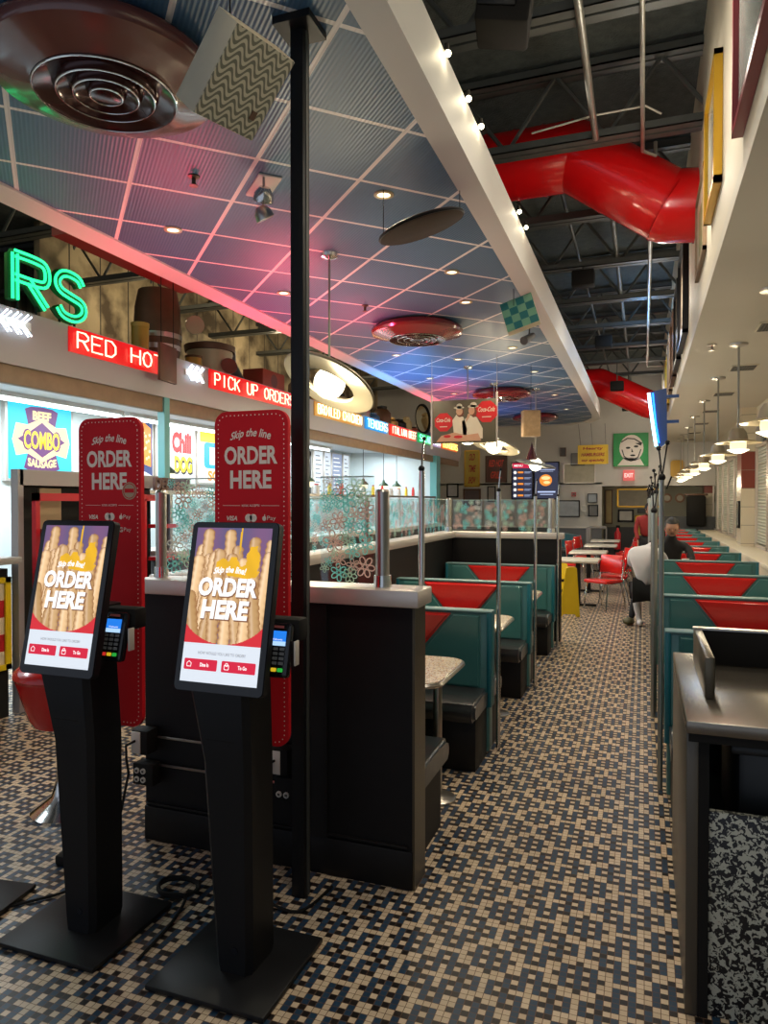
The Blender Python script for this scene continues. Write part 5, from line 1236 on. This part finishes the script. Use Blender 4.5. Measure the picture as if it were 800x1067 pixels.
# blue neon blade sign
t = thing('neon_blade_sign', 'blue neon blade sign jutting from the upper right wall at the far end', 'neon sign', (.30, 10.5, 2.4))
MB().prism([(.07, 3.03), (.28, 3.08), (.29, 2.36), (.17, 2.27)], (0, 10.08, 0), (1, 0, 0), (0, 0, 1), .06).box((.27, 10.03, 2.95), (.431, 10.07, 2.99)).box((.27, 10.03, 3.12-.5), (.431, 10.07, 3.16-.5)).build('sign_body', mat('deep_blue_sign', (.01, .05, .2), .3), t)
MB().tube([(.06, 10.0, 3.02), (.08, 10.0, 2.85), (.12, 10.0, 2.55), (.155, 10.0, 2.32)], .020, 8).build('neon_tube', emat('neon_ice_blue', (.4, .85, 1), 5), t)
MB().tube([(.11, 10.0, 3.02), (.15, 10.0, 2.62), (.19, 10.0, 2.36)], .010, 8).build('neon_tube', emat('neon_blue', (.02, .25, 1), 3), t)
light('POINT', (0, 12.5, 4.2), 20, (.1, .45, 1), .15, name='neon_glow')
# small thing on pier
t = thing('wall_speaker', 'small black framed notice on the tiled window pier', 'notice', (1.49, 13.0, 1.3))
MB().box((1.47, 12.98, 1.15), (1.50, 13.25, 1.6), .004).build('frame', blackm, t); MB().box((1.465, 13.01, 1.19), (1.471, 13.22, 1.56)).build('sheet', sheet, t)

# ================================================================== BACK WALL
PB = Pl((0, 19.985, 0), (1, 0, 0), (0, 0, 1))
def bframe(name, label, cat, x0, x1, z0, z1, fm, col, w_=.04, y=19.985, art=None, th=.04):
    t = thing(name, label, cat, (x0, y, z0))
    MB().box((x0, y-th, z0), (x0+w_, y, z1)).box((x1-w_, y-th, z0), (x1, y, z1)).box((x0, y-th, z0), (x1, y, z0+w_)).box((x0, y-th, z1-w_), (x1, y, z1)).build('frame', fm, t)
    s = MB().box((x0+w_, y-th*.6, z0+w_), (x1-w_, y-.002, z1-w_)).build('picture_sheet', mat('art_%d_%d_%d' % tuple(int(c*99) for c in col), col, .4, var=.25, vscale=6), t)
    pl = Pl((x0+w_, y-th*.6, z0+w_), (1, 0, 0), (0, 0, 1))
    if art: art(pl, x1-x0-2*w_, z1-z0-2*w_, t)
    return t
def face_art(pl, W, Hh, t):
    blk = mat('print_black', (.02, .02, .02), .5); wh = mat('print_white', (.75, .68, .62), .5)
    flat(pl, [disc(W*.52, Hh*.55, W*.36, Hh*.42)], .003, 'pale_shape', wh, t)
    flat(pl, [[(W*.1, 0), (W*.9, 0), (W*.78, Hh*.22), (W*.3, Hh*.25)]], .003, 'pale_shoulders', wh, t)
    flat(pl, ribbon([(W*.22, Hh*.75), (W*.4, Hh*.86), (W*.6, Hh*.84), (W*.82, Hh*.7)], W*.035)+ribbon([(W*.24, Hh*.5), (W*.3, Hh*.3), (W*.5, Hh*.14), (W*.72, Hh*.26), (W*.8, Hh*.5)], W*.03), .004, 'black_outline', blk, t)
    flat(pl, [disc(W*.42, Hh*.56, W*.07, Hh*.035), disc(W*.66, Hh*.60, W*.07, Hh*.035), disc(W*.56, Hh*.32, W*.08, Hh*.03), [(W*.52, Hh*.55), (W*.58, Hh*.42), (W*.52, Hh*.42)], [(W*.62, Hh*.7), (W*.85, Hh*.72), (W*.8, Hh*.62)]], .005, 'black_features', blk, t)
bframe('poster', 'green poster with a pale stylised face on the back wall', 'poster', -.76, .12, 2.52, 3.40, mat('print_green', (.03, .3, .08), .5), (.03, .30, .08), .02, art=face_art)
def txt_art(lines, m, bold=.03):
    def f(pl, W, Hh, t):
        n = len(lines)
        for i, s in enumerate(lines): text(pl, s, W/2, Hh*(1-(i+.5)/n), W*.8*min(1, len(s)/9+.2), Hh/n*.6, .003, 'lettering', m, t, bold, .15)
    return f
dkred = mat('print_dark_red', (.35, .02, .02), .5)
t = bframe('yellow_sign', 'yellow sign with hand lettering hanging on strings from the ceiling', 'sign', -1.62, -.86, 2.56, 3.06, yel, (.75, .50, .03), .02, y=19.3, art=txt_art(['Hearty', 'HAMBURGERS', 'our specialty'], dkred))
for x in (-1.55, -1.25, -.92): MB().cyl((x, 19.3, 3.05), (x+.03, 18.2, 3.5), .004, n=5).build('hanging_string', blackmatte, t)
bframe('picture_frame', 'small grey sketch tucked left of the yellow sign', 'picture', -1.86, -1.5, 2.56, 2.9, joistm, (.2, .19, .17), .02)
bframe('picture_frame', 'silver framed landscape below the yellow sign', 'picture', -2.06, -1.22, 2.08, 2.62, aluminium, (.40, .37, .28), .02)
bframe('picture_frame', 'tiny dark tag hanging left of the yellow sign', 'picture', -2.15, -1.99, 2.82, 3.06, woodd, (.06, .05, .05), .02)
bframe('picture_frame', 'red fire alarm plate on the back wall', 'alarm', -1.84, -1.72, 1.72, 1.84, redmetal, (.15, .02, .02), .02)
bframe('picture_frame', 'wide black framed picture under the fire alarm', 'picture', -2.20, -1.62, 1.16, 1.62, blackm, (.34, .38, .42), .03)
bframe('picture_frame', 'small framed picture upper right of the wide one', 'picture', -1.42, -1.16, 1.55, 1.80, blackm, (.28, .32, .36), .02)
bframe('picture_frame', 'small white sheet beside the wide black frame', 'picture', -1.58, -1.44, 1.32, 1.48, white, (.5, .5, .48), .015)
bframe('picture_frame', 'small dark portrait right of the white sheet', 'picture', -1.40, -1.14, 1.18, 1.50, blackm, (.12, .12, .12), .03)
bframe('picture_frame', 'black and white portrait behind the flowered glass', 'picture', -5.35, -5.0, 1.70, 2.10, blackm, (.5, .5, .5), .04)
bframe('picture_frame', 'pale sheet below the black and white portrait', 'picture', -5.3, -4.95, 1.35, 1.62, aluminium, (.5, .48, .45), .03)
bframe('poster', 'tall yellow poster on the left part of the back wall', 'poster', -4.83, -4.38, 2.0, 3.05, goldm, (.50, .36, .05), .03, art=txt_art(['OLD', 'TIME', 'SHOW'], dkred))
bframe('poster', 'dark framed poster with glowing red lettering on the back wall', 'poster', -4.22, -3.60, 2.12, 2.88, woodd, (.10, .03, .02), .05, art=txt_art(['RED HOT', 'GRILL'], mat('print_red', (.7, .06, .03), .5)))
bframe('picture_frame', 'small black framed print below the red lettered poster', 'picture', -4.16, -3.92, 1.58, 2.02, blackm, (.3, .28, .26), .03)
bframe('window_shutter_frame', 'dark louvred shutter panel beside the tall yellow poster', 'shutter', -4.86, -4.35, 1.30, 1.95, woodd, (.10, .07, .07), .05)
# exit sign
t = thing('exit_sign', 'red lit EXIT sign below the green poster', 'sign', (-.36, 19.98, 2.15))
MB().box((-.51, 19.90, 2.14), (-.22, 19.985, 2.42), .01).build('sign_box', emat('exit_face', (.85, .16, .14), .7), t)
text(Pl((-.51, 19.898, 2.14), (1, 0, 0), (0, 0, 1)), 'EXIT', .145, .14, .22, .11, .003, 'exit_text', emat('exit_letters', (1, .6, .55), 1.2), t, .03)
# menu screens
for k, (x0, x1, lab) in enumerate(((-3.46, -2.86, 'left wall menu screen listing dishes'), (-2.85, -2.16, 'right wall menu screen showing a sandwich'))):
    t = thing('menu_screen', lab+' on the back wall', 'screen', (x0, 19.95, 1.66))
    MB().box((x0, 19.86, 1.64), (x1, 19.96, 2.68), .01).build('screen_case', blackg, t)
    pl = Pl((x0+.03, 19.857, 1.67), (1, 0, 0), (0, 0, 1)); W = x1-x0-.06
    sp = flat(pl, [rect(0, 0, W, .98)], .001, 'lit_screen', emat('screen_navy', (.02, .025, .06), 1), t)
    if k == 0:
        flat(pl, [rect(0, .84, W, .98)], .003, 'red_header', emat('header_red', (.6, .01, .06), 1), sp); text(pl, 'MENU', W*.3, .91, .24, .06, .005, 'header_text', wht, sp, .03)
        flat(pl, [disc(.07, .08+.16*i, .045, n=12) for i in range(5)], .003, 'dish_photo', wht, sp)
        flat(pl, [rect(.15, .06+.16*i, .30, .11+.16*i) for i in range(5)], .003, 'dish_photo', oraE, sp)
        flat(pl, [rect(.33, .09+.16*i, .52, .10+.16*i) for i in range(5)]+[rect(.33, .06+.16*i, .48, .07+.16*i) for i in range(5)], .003, 'dish_text', emat('price_pale', (.5, .6, .9), 1), sp)
    else:
        flat(pl, [disc(.30, .50, .17, .16)], .003, 'sandwich_photo', oraE, sp); flat(pl, [disc(.30, .56, .12, .05), disc(.33, .44, .09, .04)], .005, 'sandwich_filling', crm, sp)
        flat(pl, [rect(.1, .78, .55, .80), rect(.15, .74, .5, .75), rect(.08, .16, .56, .20), rect(.15, .10, .5, .12)], .003, 'caption_lines', emat('price_pale', (.5, .6, .9), 1), sp)
# alcove pictures
bframe('picture_frame', 'long panoramic picture in the dim alcove at the back', 'picture', -.70, .50, 1.42, 1.95, goldm, (.28, .24, .17), .04, y=21.29)
bframe('poster', 'yellow poster with a dark figure leaning in the back alcove', 'poster', -.22, .35, .35, 1.20, goldm, (.55, .38, .05), .04, y=21.25, art=lambda pl, W, Hh, t: flat(pl, [disc(W*.45, Hh*.6, W*.22, Hh*.2), [(W*.2, 0), (W*.8, 0), (W*.6, Hh*.5), (W*.3, Hh*.45)]], .004, 'dark_figure', blackmatte, t))
bframe('picture_frame', 'black framed white document in the alcove', 'picture', -.68, -.25, 1.00, 1.36, blackm, (.55, .52, .46), .05, y=21.29)
bframe('picture_frame', 'narrow tall yellow print at the left edge of the alcove', 'picture', -1.03, -.82, .95, 1.92, woodd, (.40, .30, .12), .03, y=21.29)
bframe('notice', 'small black notice above the yellow alcove poster', 'notice', -.15, .2, 1.26, 1.38, blackm, (.03, .03, .03), .02, y=21.29)
t = thing('guitar_sign', 'yellow guitar-shaped sign hanging on the far wall by the window pendants', 'sign', (.75, 19.97, 2.5))
MB().prism(rrect(.66, 2.22, 1.0, 2.66, .08), (0, 19.97, 0), (1, 0, 0), (0, 0, 1), .03).build('sign_body', mat('guitar_yellow', (.55, .32, .05), .5), t)
MB().box((.62, 19.94, 1.9), (.66, 19.97, 2.3), 0, (0, math.radians(20), 0)).build('strap', blackmatte, t)
for k, x in enumerate((.62, .95)):
    t = thing('round_plaque', ('left', 'right')[k]+' round brown plaque low on the far wall', 'plaque', (x, 21.3, 1.7))
    MB().cyl((x, 21.3, 1.68), (x, 21.25, 1.68), .13, n=24).build('plate', mat('plaque_brown', (.25, .12, .06), .5), t); MB().cyl((x, 21.25, 1.68), (x, 21.245, 1.68), .08, n=20).build('plate_centre', mat('tub_cream', (.42, .36, .26), .4), t)
t = thing('wall_clothes', 'dark coats hanging at the far right end of the room', 'coats', (1.2, 19.9, 1.2))
MB().box((1.05, 19.80, .95), (1.5, 19.97, 1.75), .06).build('coat', blackmatte, t); MB().box((1.0, 19.85, 1.74), (1.55, 19.98, 1.79), .01).build('rail', woodd, t)
# far dark dado behind booths
struct('wall_back_dado_right', MB().box((.35, 19.95, 0), (2.0, 19.99, 1.2)), mat('dark_grey_dado', (.05, .052, .055), .6))
# grey booster chair stack and black podium
t = thing('booster_chair', 'grey plastic high chair standing behind the red chairs', 'high chair', (-1.05, 18.2, 0))
for dx in (-.19, .19):
    for dy in (-.17, .17): MB().box((dx*1.25-.025-1.05, 18.2+dy*1.2-.025, 0), (dx*.9+.025-1.05, 18.2+dy*.8+.025, .95), .01).build('leg', mat('grey_plastic', (.22, .21, .20), .5), t)
MB().box((-1.25, 18.02, .92), (-.85, 18.38, .98), .02).build('tray', mat('grey_plastic', (.22, .21, .20), .5), t)
MB().box((-1.22, 18.04, .55), (-.88, 18.36, .60), .01).build('seat', mat('grey_plastic', (.22, .21, .20), .5), t)
t = thing('back_booth', 'dark teal booth end behind the red chairs at the back wall', 'booth bench', (-2.6, 18.6, 0))
MB().prism([(0, 0), (1.5, 0), (1.35, .72), (1.0, .78), (.1, .66), (0, .60)], (-2.9, 18.9, 0), (1, 0, 0), (0, 0, 1), .5).build('backrest', tealedge, t)
MB().box((-2.85, 18.0, .30), (-1.5, 18.42, .44), .03).build('seat', blackv, t)
t = thing('fire_extinguisher', 'dark bottle-shaped extinguisher standing by the alcove', 'extinguisher', (-.62, 19.3, 0))
MB().lathe([(0, 0), (.08, 0), (.08, .42), (.03, .5), (.03, .56), (0, .56)], (-.62, 19.3, .35), 16).build('cylinder', redmetal, t); MB().box((-.66, 19.28, .9), (-.56, 19.32, .97), .005).build('handle', blackmatte, t); MB().box((-.70, 19.22, 0), (-.54, 19.38, .36), .02).build('stand', blackmatte, t)

# ================================================================== DINING TABLES, CHAIRS
def cafe_table(x, y, label):
    t = thing('cafe_table', label, 'table', (x, y, 0))
    MB().box((x-.31, y-.33, .68), (x+.31, y+.33, .715), .012).build('table_top', mat('grey_laminate', (.50, .48, .42), .3, var=.1, vscale=30), t)
    MB().box((x-.315, y-.335, .675), (x+.315, y+.335, .70), .010).build('edge_band', steel, t)
    MB().box((x-.035, y-.035, .03), (x+.035, y+.035, .68), .005).build('leg', blackm, t)
    MB().box((x-.27, y-.03, 0), (x+.27, y+.03, .035), .008).box((x-.03, y-.27, 0), (x+.03, y+.27, .035), .008).build('base', blackm, t)
tl = ['nearest', 'second', 'third', 'farthest']
TP = [(-.93, 11.2), (-.90, 13.0), (-.80, 15.0), (-.80, 16.8)]
for k in range(4): cafe_table(TP[k][0], TP[k][1], '%s grey-topped table among the red chairs' % tl[k])
def chair_proto():
    t = thing('diner_chair', 'x', 'chair', (0, 0, 0), 'red diner chairs')
    MB().box((-.20, -.20, .40), (.20, .21, .455), .022).build('seat', redv, t)
    MB().box((-.19, .19, .53), (.19, .225, .80), .03, (math.radians(-9), 0, 0)).build('backrest', redv, t)
    for s in (-1, 1):
        MB().tube([(s*.17, -.19, .02), (s*.19, -.19, .02), (s*.185, -.17, .20), (s*.18, -.13, .385), (s*.18, .02, .395)], .011, 8).build('leg', chrome, t)
        MB().tube([(s*.18, .02, .395), (s*.185, .18, .40), (s*.19, .20, .52), (s*.175, .235, .74)], .011, 8).build('back_frame', chrome, t)
        MB().tube([(s*.185, .16, .39), (s*.20, .23, .16), (s*.205, .26, .01)], .011, 8).build('leg', chrome, t)
        MB().ball((s*.176, .205, .72), .014).build('frame_bolt', chrome, t)
    return t
cp_ = chair_proto(); first = True
for k in range(4):
    x, y = TP[k]
    for side, dx, rz, dy, lb in (('right', .46, -PI/2+.35, -.26, 'near right'), ('right', .50, -PI/2-.1, .40, 'far right'), ('left', -.40, PI/2-.25, -.24, 'near left'), ('left', -.36, PI/2+.1, .42, 'far left')):
        if k == 0 and lb == 'near right': dy = -.30; dx = .38; rz = -PI/2+1.0
        if k == 0 and lb == 'near left': continue
        c = cp_ if first else copy_tree(cp_); first = False
        c.location = (x+dx, y+dy, 0); c.rotation_euler = (0, 0, rz)
        c['label'] = 'red vinyl chrome chair at the %s corner of the %s grey-topped table' % (lb, tl[k])
# wet floor sign
t = thing('wet_floor_sign', 'yellow folding wet floor sign beside the far half wall', 'floor sign', (-1.0, 10.2, 0))
for s in (-1, 1):
    m = Matrix.Translation((-1.0, 10.2, .0)) @ Matrix.Rotation(math.radians(18), 4, 'Z') @ Matrix.Rotation(s*math.radians(12), 4, 'X') @ Matrix.Translation((0, s*-.14, 0))
    mb = MB(); mb.prism([(-.15, .0), (-.10, .0), (-.08, .04), (.08, .04), (.10, .0), (.15, .0), (.07, .70), (.04, .72), (-.04, .72), (-.07, .70)], (0, .006, .03), (1, 0, 0), (0, 0, 1), .012); mb.xf(m); pn = mb.build('sign_leaf', yel, t)
    if s < 0:
        p2 = Pl(m @ Vector((0, -.008, 0)), m.to_3x3() @ Vector((1, 0, 0)), m.to_3x3() @ Vector((0, 0, 1)))
        flat(p2, ribbon([(-.06, .28), (.06, .28), (0, .40)], .012, True), .002, 'warning_triangle', blackmatte, pn); flat(p2, [rect(-.05, .20, .05, .23), rect(-.05, .48, .05, .52)], .002, 'warning_text', blackmatte, pn)

# ================================================================== PEOPLE
whc = mat('white_cloth', (.62, .60, .62), .8); blc = mat('black_cloth', (.012, .012, .014), .8); olive = mat('olive_shoe', (.06, .055, .02), .6); redc = mat('red_cloth', (.26, .02, .02), .8); navc = mat('dark_trousers', (.02, .022, .03), .8)
def head(t, c, R, yaw, hair=True, cap=None, pitch=0):
    "face looks along -y before yaw"
    m = Matrix.Translation(c) @ Matrix.Rotation(yaw, 4, 'Z') @ Matrix.Rotation(pitch, 4, 'X')
    mb = MB(); mb.ball((0, 0, 0), R, (.80, .95, 1.12), 24); mb.ball((0, -R*.25, -R*.55), R*.55, (.9, .9, .8), 16)
    mb.ball((0, -R*.97, -R*.08), R*.14, (.7, 1, 1.4), 10)
    for s in (-1, 1): mb.ball((s*R*.80, .0, -R*.05), R*.2, (.35, .7, 1), 10)
    mb.xf(m); h = mb.build('head', skin_m, t)
    e = MB()
    for s in (-1, 1): e.ball((s*R*.30, -R*.84, R*.06), R*.09, (1.2, .6, .7), 8)
    e.box((-R*.2, -R*.93, -R*.47), (R*.2, -R*.80, -R*.40)); e.xf(m); e.build('eyes_and_mouth', hairm, h)
    q = MB(); q.ball((0, R*.12, R*.16), R*1.04, (.84, .95, 1.08), 24)
    bmesh.ops.delete(q.bm, geom=[v for v in q.bm.verts if v.co.y < -R*.45 and v.co.z < R*.62], context='VERTS')
    q.xf(m); q.build('hair' if not cap else 'cap', cap or hairm, h)
    if cap:
        b = MB(); b.lathe([(0, 0), (R*.75, 0), (R*.78, -.008), (0, -.008)], (0, -R*.95, R*.45), 16); b.xf(m); b.build('cap_brim', cap, h)
def hand(t, c, d, up, R=.009, name='hand'):
    "palm at c, fingers along d, slightly curled toward -up"
    c = Vector(c); d = Vector(d).normalized(); up = Vector(up).normalized(); sd = d.cross(up)
    mb = MB(); a = Matrix((sd, d, up)).transposed().to_4x4()
    mb.box((-.04, -.045, -.013), (.04, .045, .013), .012); mb.xf(Matrix.Translation(c) @ a)
    for i, L in enumerate((.065, .075, .07, .055)):
        o = c+sd*(-.03+.02*i)+d*.04
        mb.tube([o, o+d*L*.5-up*.006, o+d*L*.8-up*.022, o+d*L*.92-up*.04], R, 8)
    o = c-sd*.04-d*.02; mb.tube([o, o-sd*.025+d*.02, o-sd*.03+d*.05-up*.01], R*1.1, 8)
    return mb.build(name, skin_m, t)
# seated person in white at the aisle end of the fourth booth, leaning over the table
def seated(name, label, x, y, top, pants, white_leg=False, face=PI, lean=.25, aisle_leg=True, hairc=None):
    s = 1 if face == PI else -1      # face==PI -> looks toward +y
    t = thing(name, label, 'person', (x, y, 0))
    hip = .50
    P0 = (x, y, hip); sp = (x-.02, y+s*lean*.5, .78); ch = (x-.02, y+s*lean*.85, .98); nk = (x, y+s*lean*1.15, 1.12)
    hd = (x+.01, y+s*(lean*1.25+.03), 1.20)
    body = [(*P0, (.17, .13)), (*sp, (.155, .115)), (*ch, (.18, .11)), (*nk, .055), (x-.21, y+s*lean*.9, 1.02, .062), (x-.27, y+s*(lean+.12), .84, .048), (x-.12, y+s*(lean+.38), .80, .036),
            (x+.19, y+s*lean*.9, 1.02, .062), (x+.25, y+s*(lean+.12), .84, .048), (x+.10, y+s*(lean+.38), .80, .036), (*hd, .05)]
    skin('body', body, [(0, 1), (1, 2), (2, 3), (2, 4), (4, 5), (5, 6), (2, 7), (7, 8), (8, 9), (3, 10)], top, t)
    lg = [(x, y, hip-.02, .15), (x-.12, y+s*.06, hip-.02, .10), (x-.15, y+s*.42, .50, .075), (x-.16, y+s*.44, .12, .05), (x-.16, y+s*.48, .07, .045), (x+.10, y+s*.06, hip-.02, .10), (x+.11, y+s*.42, .50, .075), (x+.11, y+s*.44, .12, .05)]
    skin('trousers', lg, [(0, 1), (1, 2), (2, 3), (3, 4), (0, 5), (5, 6), (6, 7)], pants, t)
    for dx in (-.16, .11): MB().ball((x+dx, y+s*.52, .05), .05, (.95, 2.5, .95), 16).build('shoe', olive, t)
    head(t, (hd[0], hd[1], hd[2]+.06), .105, face+(.2 if s > 0 else 0), pitch=.35*1)
    hand(t, (x-.06, y+s*(lean+.42), .79), (.6, s*.8, 0), (0, 0, 1)); hand(t, (x+.04, y+s*(lean+.42), .79), (-.3, s*.9, 0), (0, 0, 1))
    return t
# person A: black hair, black shirt, faces the camera across the table behind the fourth bench
seated('person', 'person with black hair in a black shirt leaning over a window booth table', .34, 10.20, blc, navc, face=0, lean=.30)
# person B: white top, half off the bench into the aisle, one pale leg out
t = thing('person', 'person in a pale top seated at a window booth, one pale leg in the aisle', 'person', (.02, 9.45, 0))
x, y = .05, 9.33
skin('body', [(x, y, .54, (.13, .11)), (x-.03, y-.02, .72, (.125, .11)), (x-.05, y-.01, .92, (.15, .11)), (x+.06, y+.16, 1.02, .07), (x+.10, y+.24, 1.08, .05),
              (x-.18, y+.02, .96, .06), (x-.20, y+.20, .80, .045), (x-.05, y+.36, .78, .036), (x+.14, y-.05, .97, .07), (x+.22, y+.18, .82, .05), (x+.2, y+.38, .78, .036)],
     [(0, 1), (1, 2), (2, 3), (3, 4), (2, 5), (5, 6), (6, 7), (2, 8), (8, 9), (9, 10)], whc, t)
skin('shorts', [(x, y, .50, .15), (x-.13, y+.02, .50, .105), (x-.14, y+.26, .48, .088), (x+.12, y+.04, .50, .105), (x+.14, y+.30, .49, .085)], [(0, 1), (1, 2), (0, 3), (3, 4)], blc, t)
skin('leg', [(x-.14, y+.24, .47, .065), (x-.14, y+.34, .42, .062), (x-.11, y+.36, .22, .052), (x-.09, y+.36, .06, .036), (x-.09, y+.33, .04, .036)], [(0, 1), (1, 2), (2, 3), (3, 4)], whc, t)
skin('leg', [(x-.0, y+.2, .47, .065), (x-.12, y+.40, .44, .06), (x-.17, y+.42, .20, .05), (x-.19, y+.42, .07, .038)], [(0, 1), (1, 2), (2, 3)], navc, t)
MB().ball((x-.22, y+.34, .05), .05, (1.5, 2.0, .95), 16).build('shoe', olive, t); MB().ball((x-.08, y+.30, .045), .042, (.95, 2.2, .95), 16).build('shoe', whc, t)
head(t, (x+.13, y+.30, 1.16), .10, PI, pitch=.4); hand(t, (x-.0, y+.42, .77), (.5, .8, 0), (0, 0, 1)); hand(t, (x+.16, y+.44, .77), (-.3, .9, 0), (0, 0, 1))
# person C: standing in red with dark cap further back
t = thing('person', 'person in a red shirt and dark cap standing in the aisle beyond the window booths', 'person', (.13, 14.2, 0))
x, y = .07, 14.2
skin('body', [(x, y, .92, (.15, .11)), (x, y-.02, 1.06, (.13, .10)), (x, y-.08, 1.22, (.15, .11)), (x+.02, y-.12, 1.34, .05), (x-.16, y-.08, 1.27, .052), (x-.20, y-.12, 1.04, .042), (x-.15, y-.24, .88, .032), (x+.17, y-.08, 1.27, .052), (x+.21, y-.12, 1.04, .042), (x+.17, y-.24, .88, .032)],
     [(0, 1), (1, 2), (2, 3), (2, 4), (4, 5), (5, 6), (2, 7), (7, 8), (8, 9)], redc, t)
skin('trousers', [(x, y, .90, .14), (x-.10, y, .84, .09), (x-.11, y-.02, .48, .065), (x-.12, y+.01, .08, .048), (x+.10, y, .84, .09), (x+.11, y-.02, .48, .065), (x+.12, y+.01, .08, .048)], [(0, 1), (1, 2), (2, 3), (0, 4), (4, 5), (5, 6)], blc, t)
for s in (-1, 1):
    MB().ball((x+s*.12, y-.05, .04), .045, (.95, 2.5, .9), 16).build('shoe', blackmatte, t); hand(t, (x+s*.16, y-.27, .83), (0, -.3, -1), (s, 0, 0))
head(t, (x+.04, y-.15, 1.45), .095, .5, cap=blc, pitch=.2)
# paper cups on the booth table
for k, (x, y) in enumerate(((.50, 9.62), (.72, 9.78))):
    t = thing('paper_cup', ('white paper cup with straw on the booth table before the seated people', 'low white paper tub on the booth table right of the cup')[k], 'cup', (x, y, .70))
    h = (.17, .08)[k]; MB().lathe([(0, 0), (.032, 0), (.042, h), (0, h)], (x, y, .70), 18).build('cup_body', mat('paper_white', (.75, .72, .68), .5), t)
    MB().lathe([(.045, h-.004), (.045, h+.008), (0, h+.012)], (x, y, .70), 18).build('lid', mat('paper_white', (.75, .72, .68), .5), t)
    if k == 0: MB().cyl((x, y, .70+h), (x+.015, y, .78+h), .004, n=6).build('straw', redmetal, t)
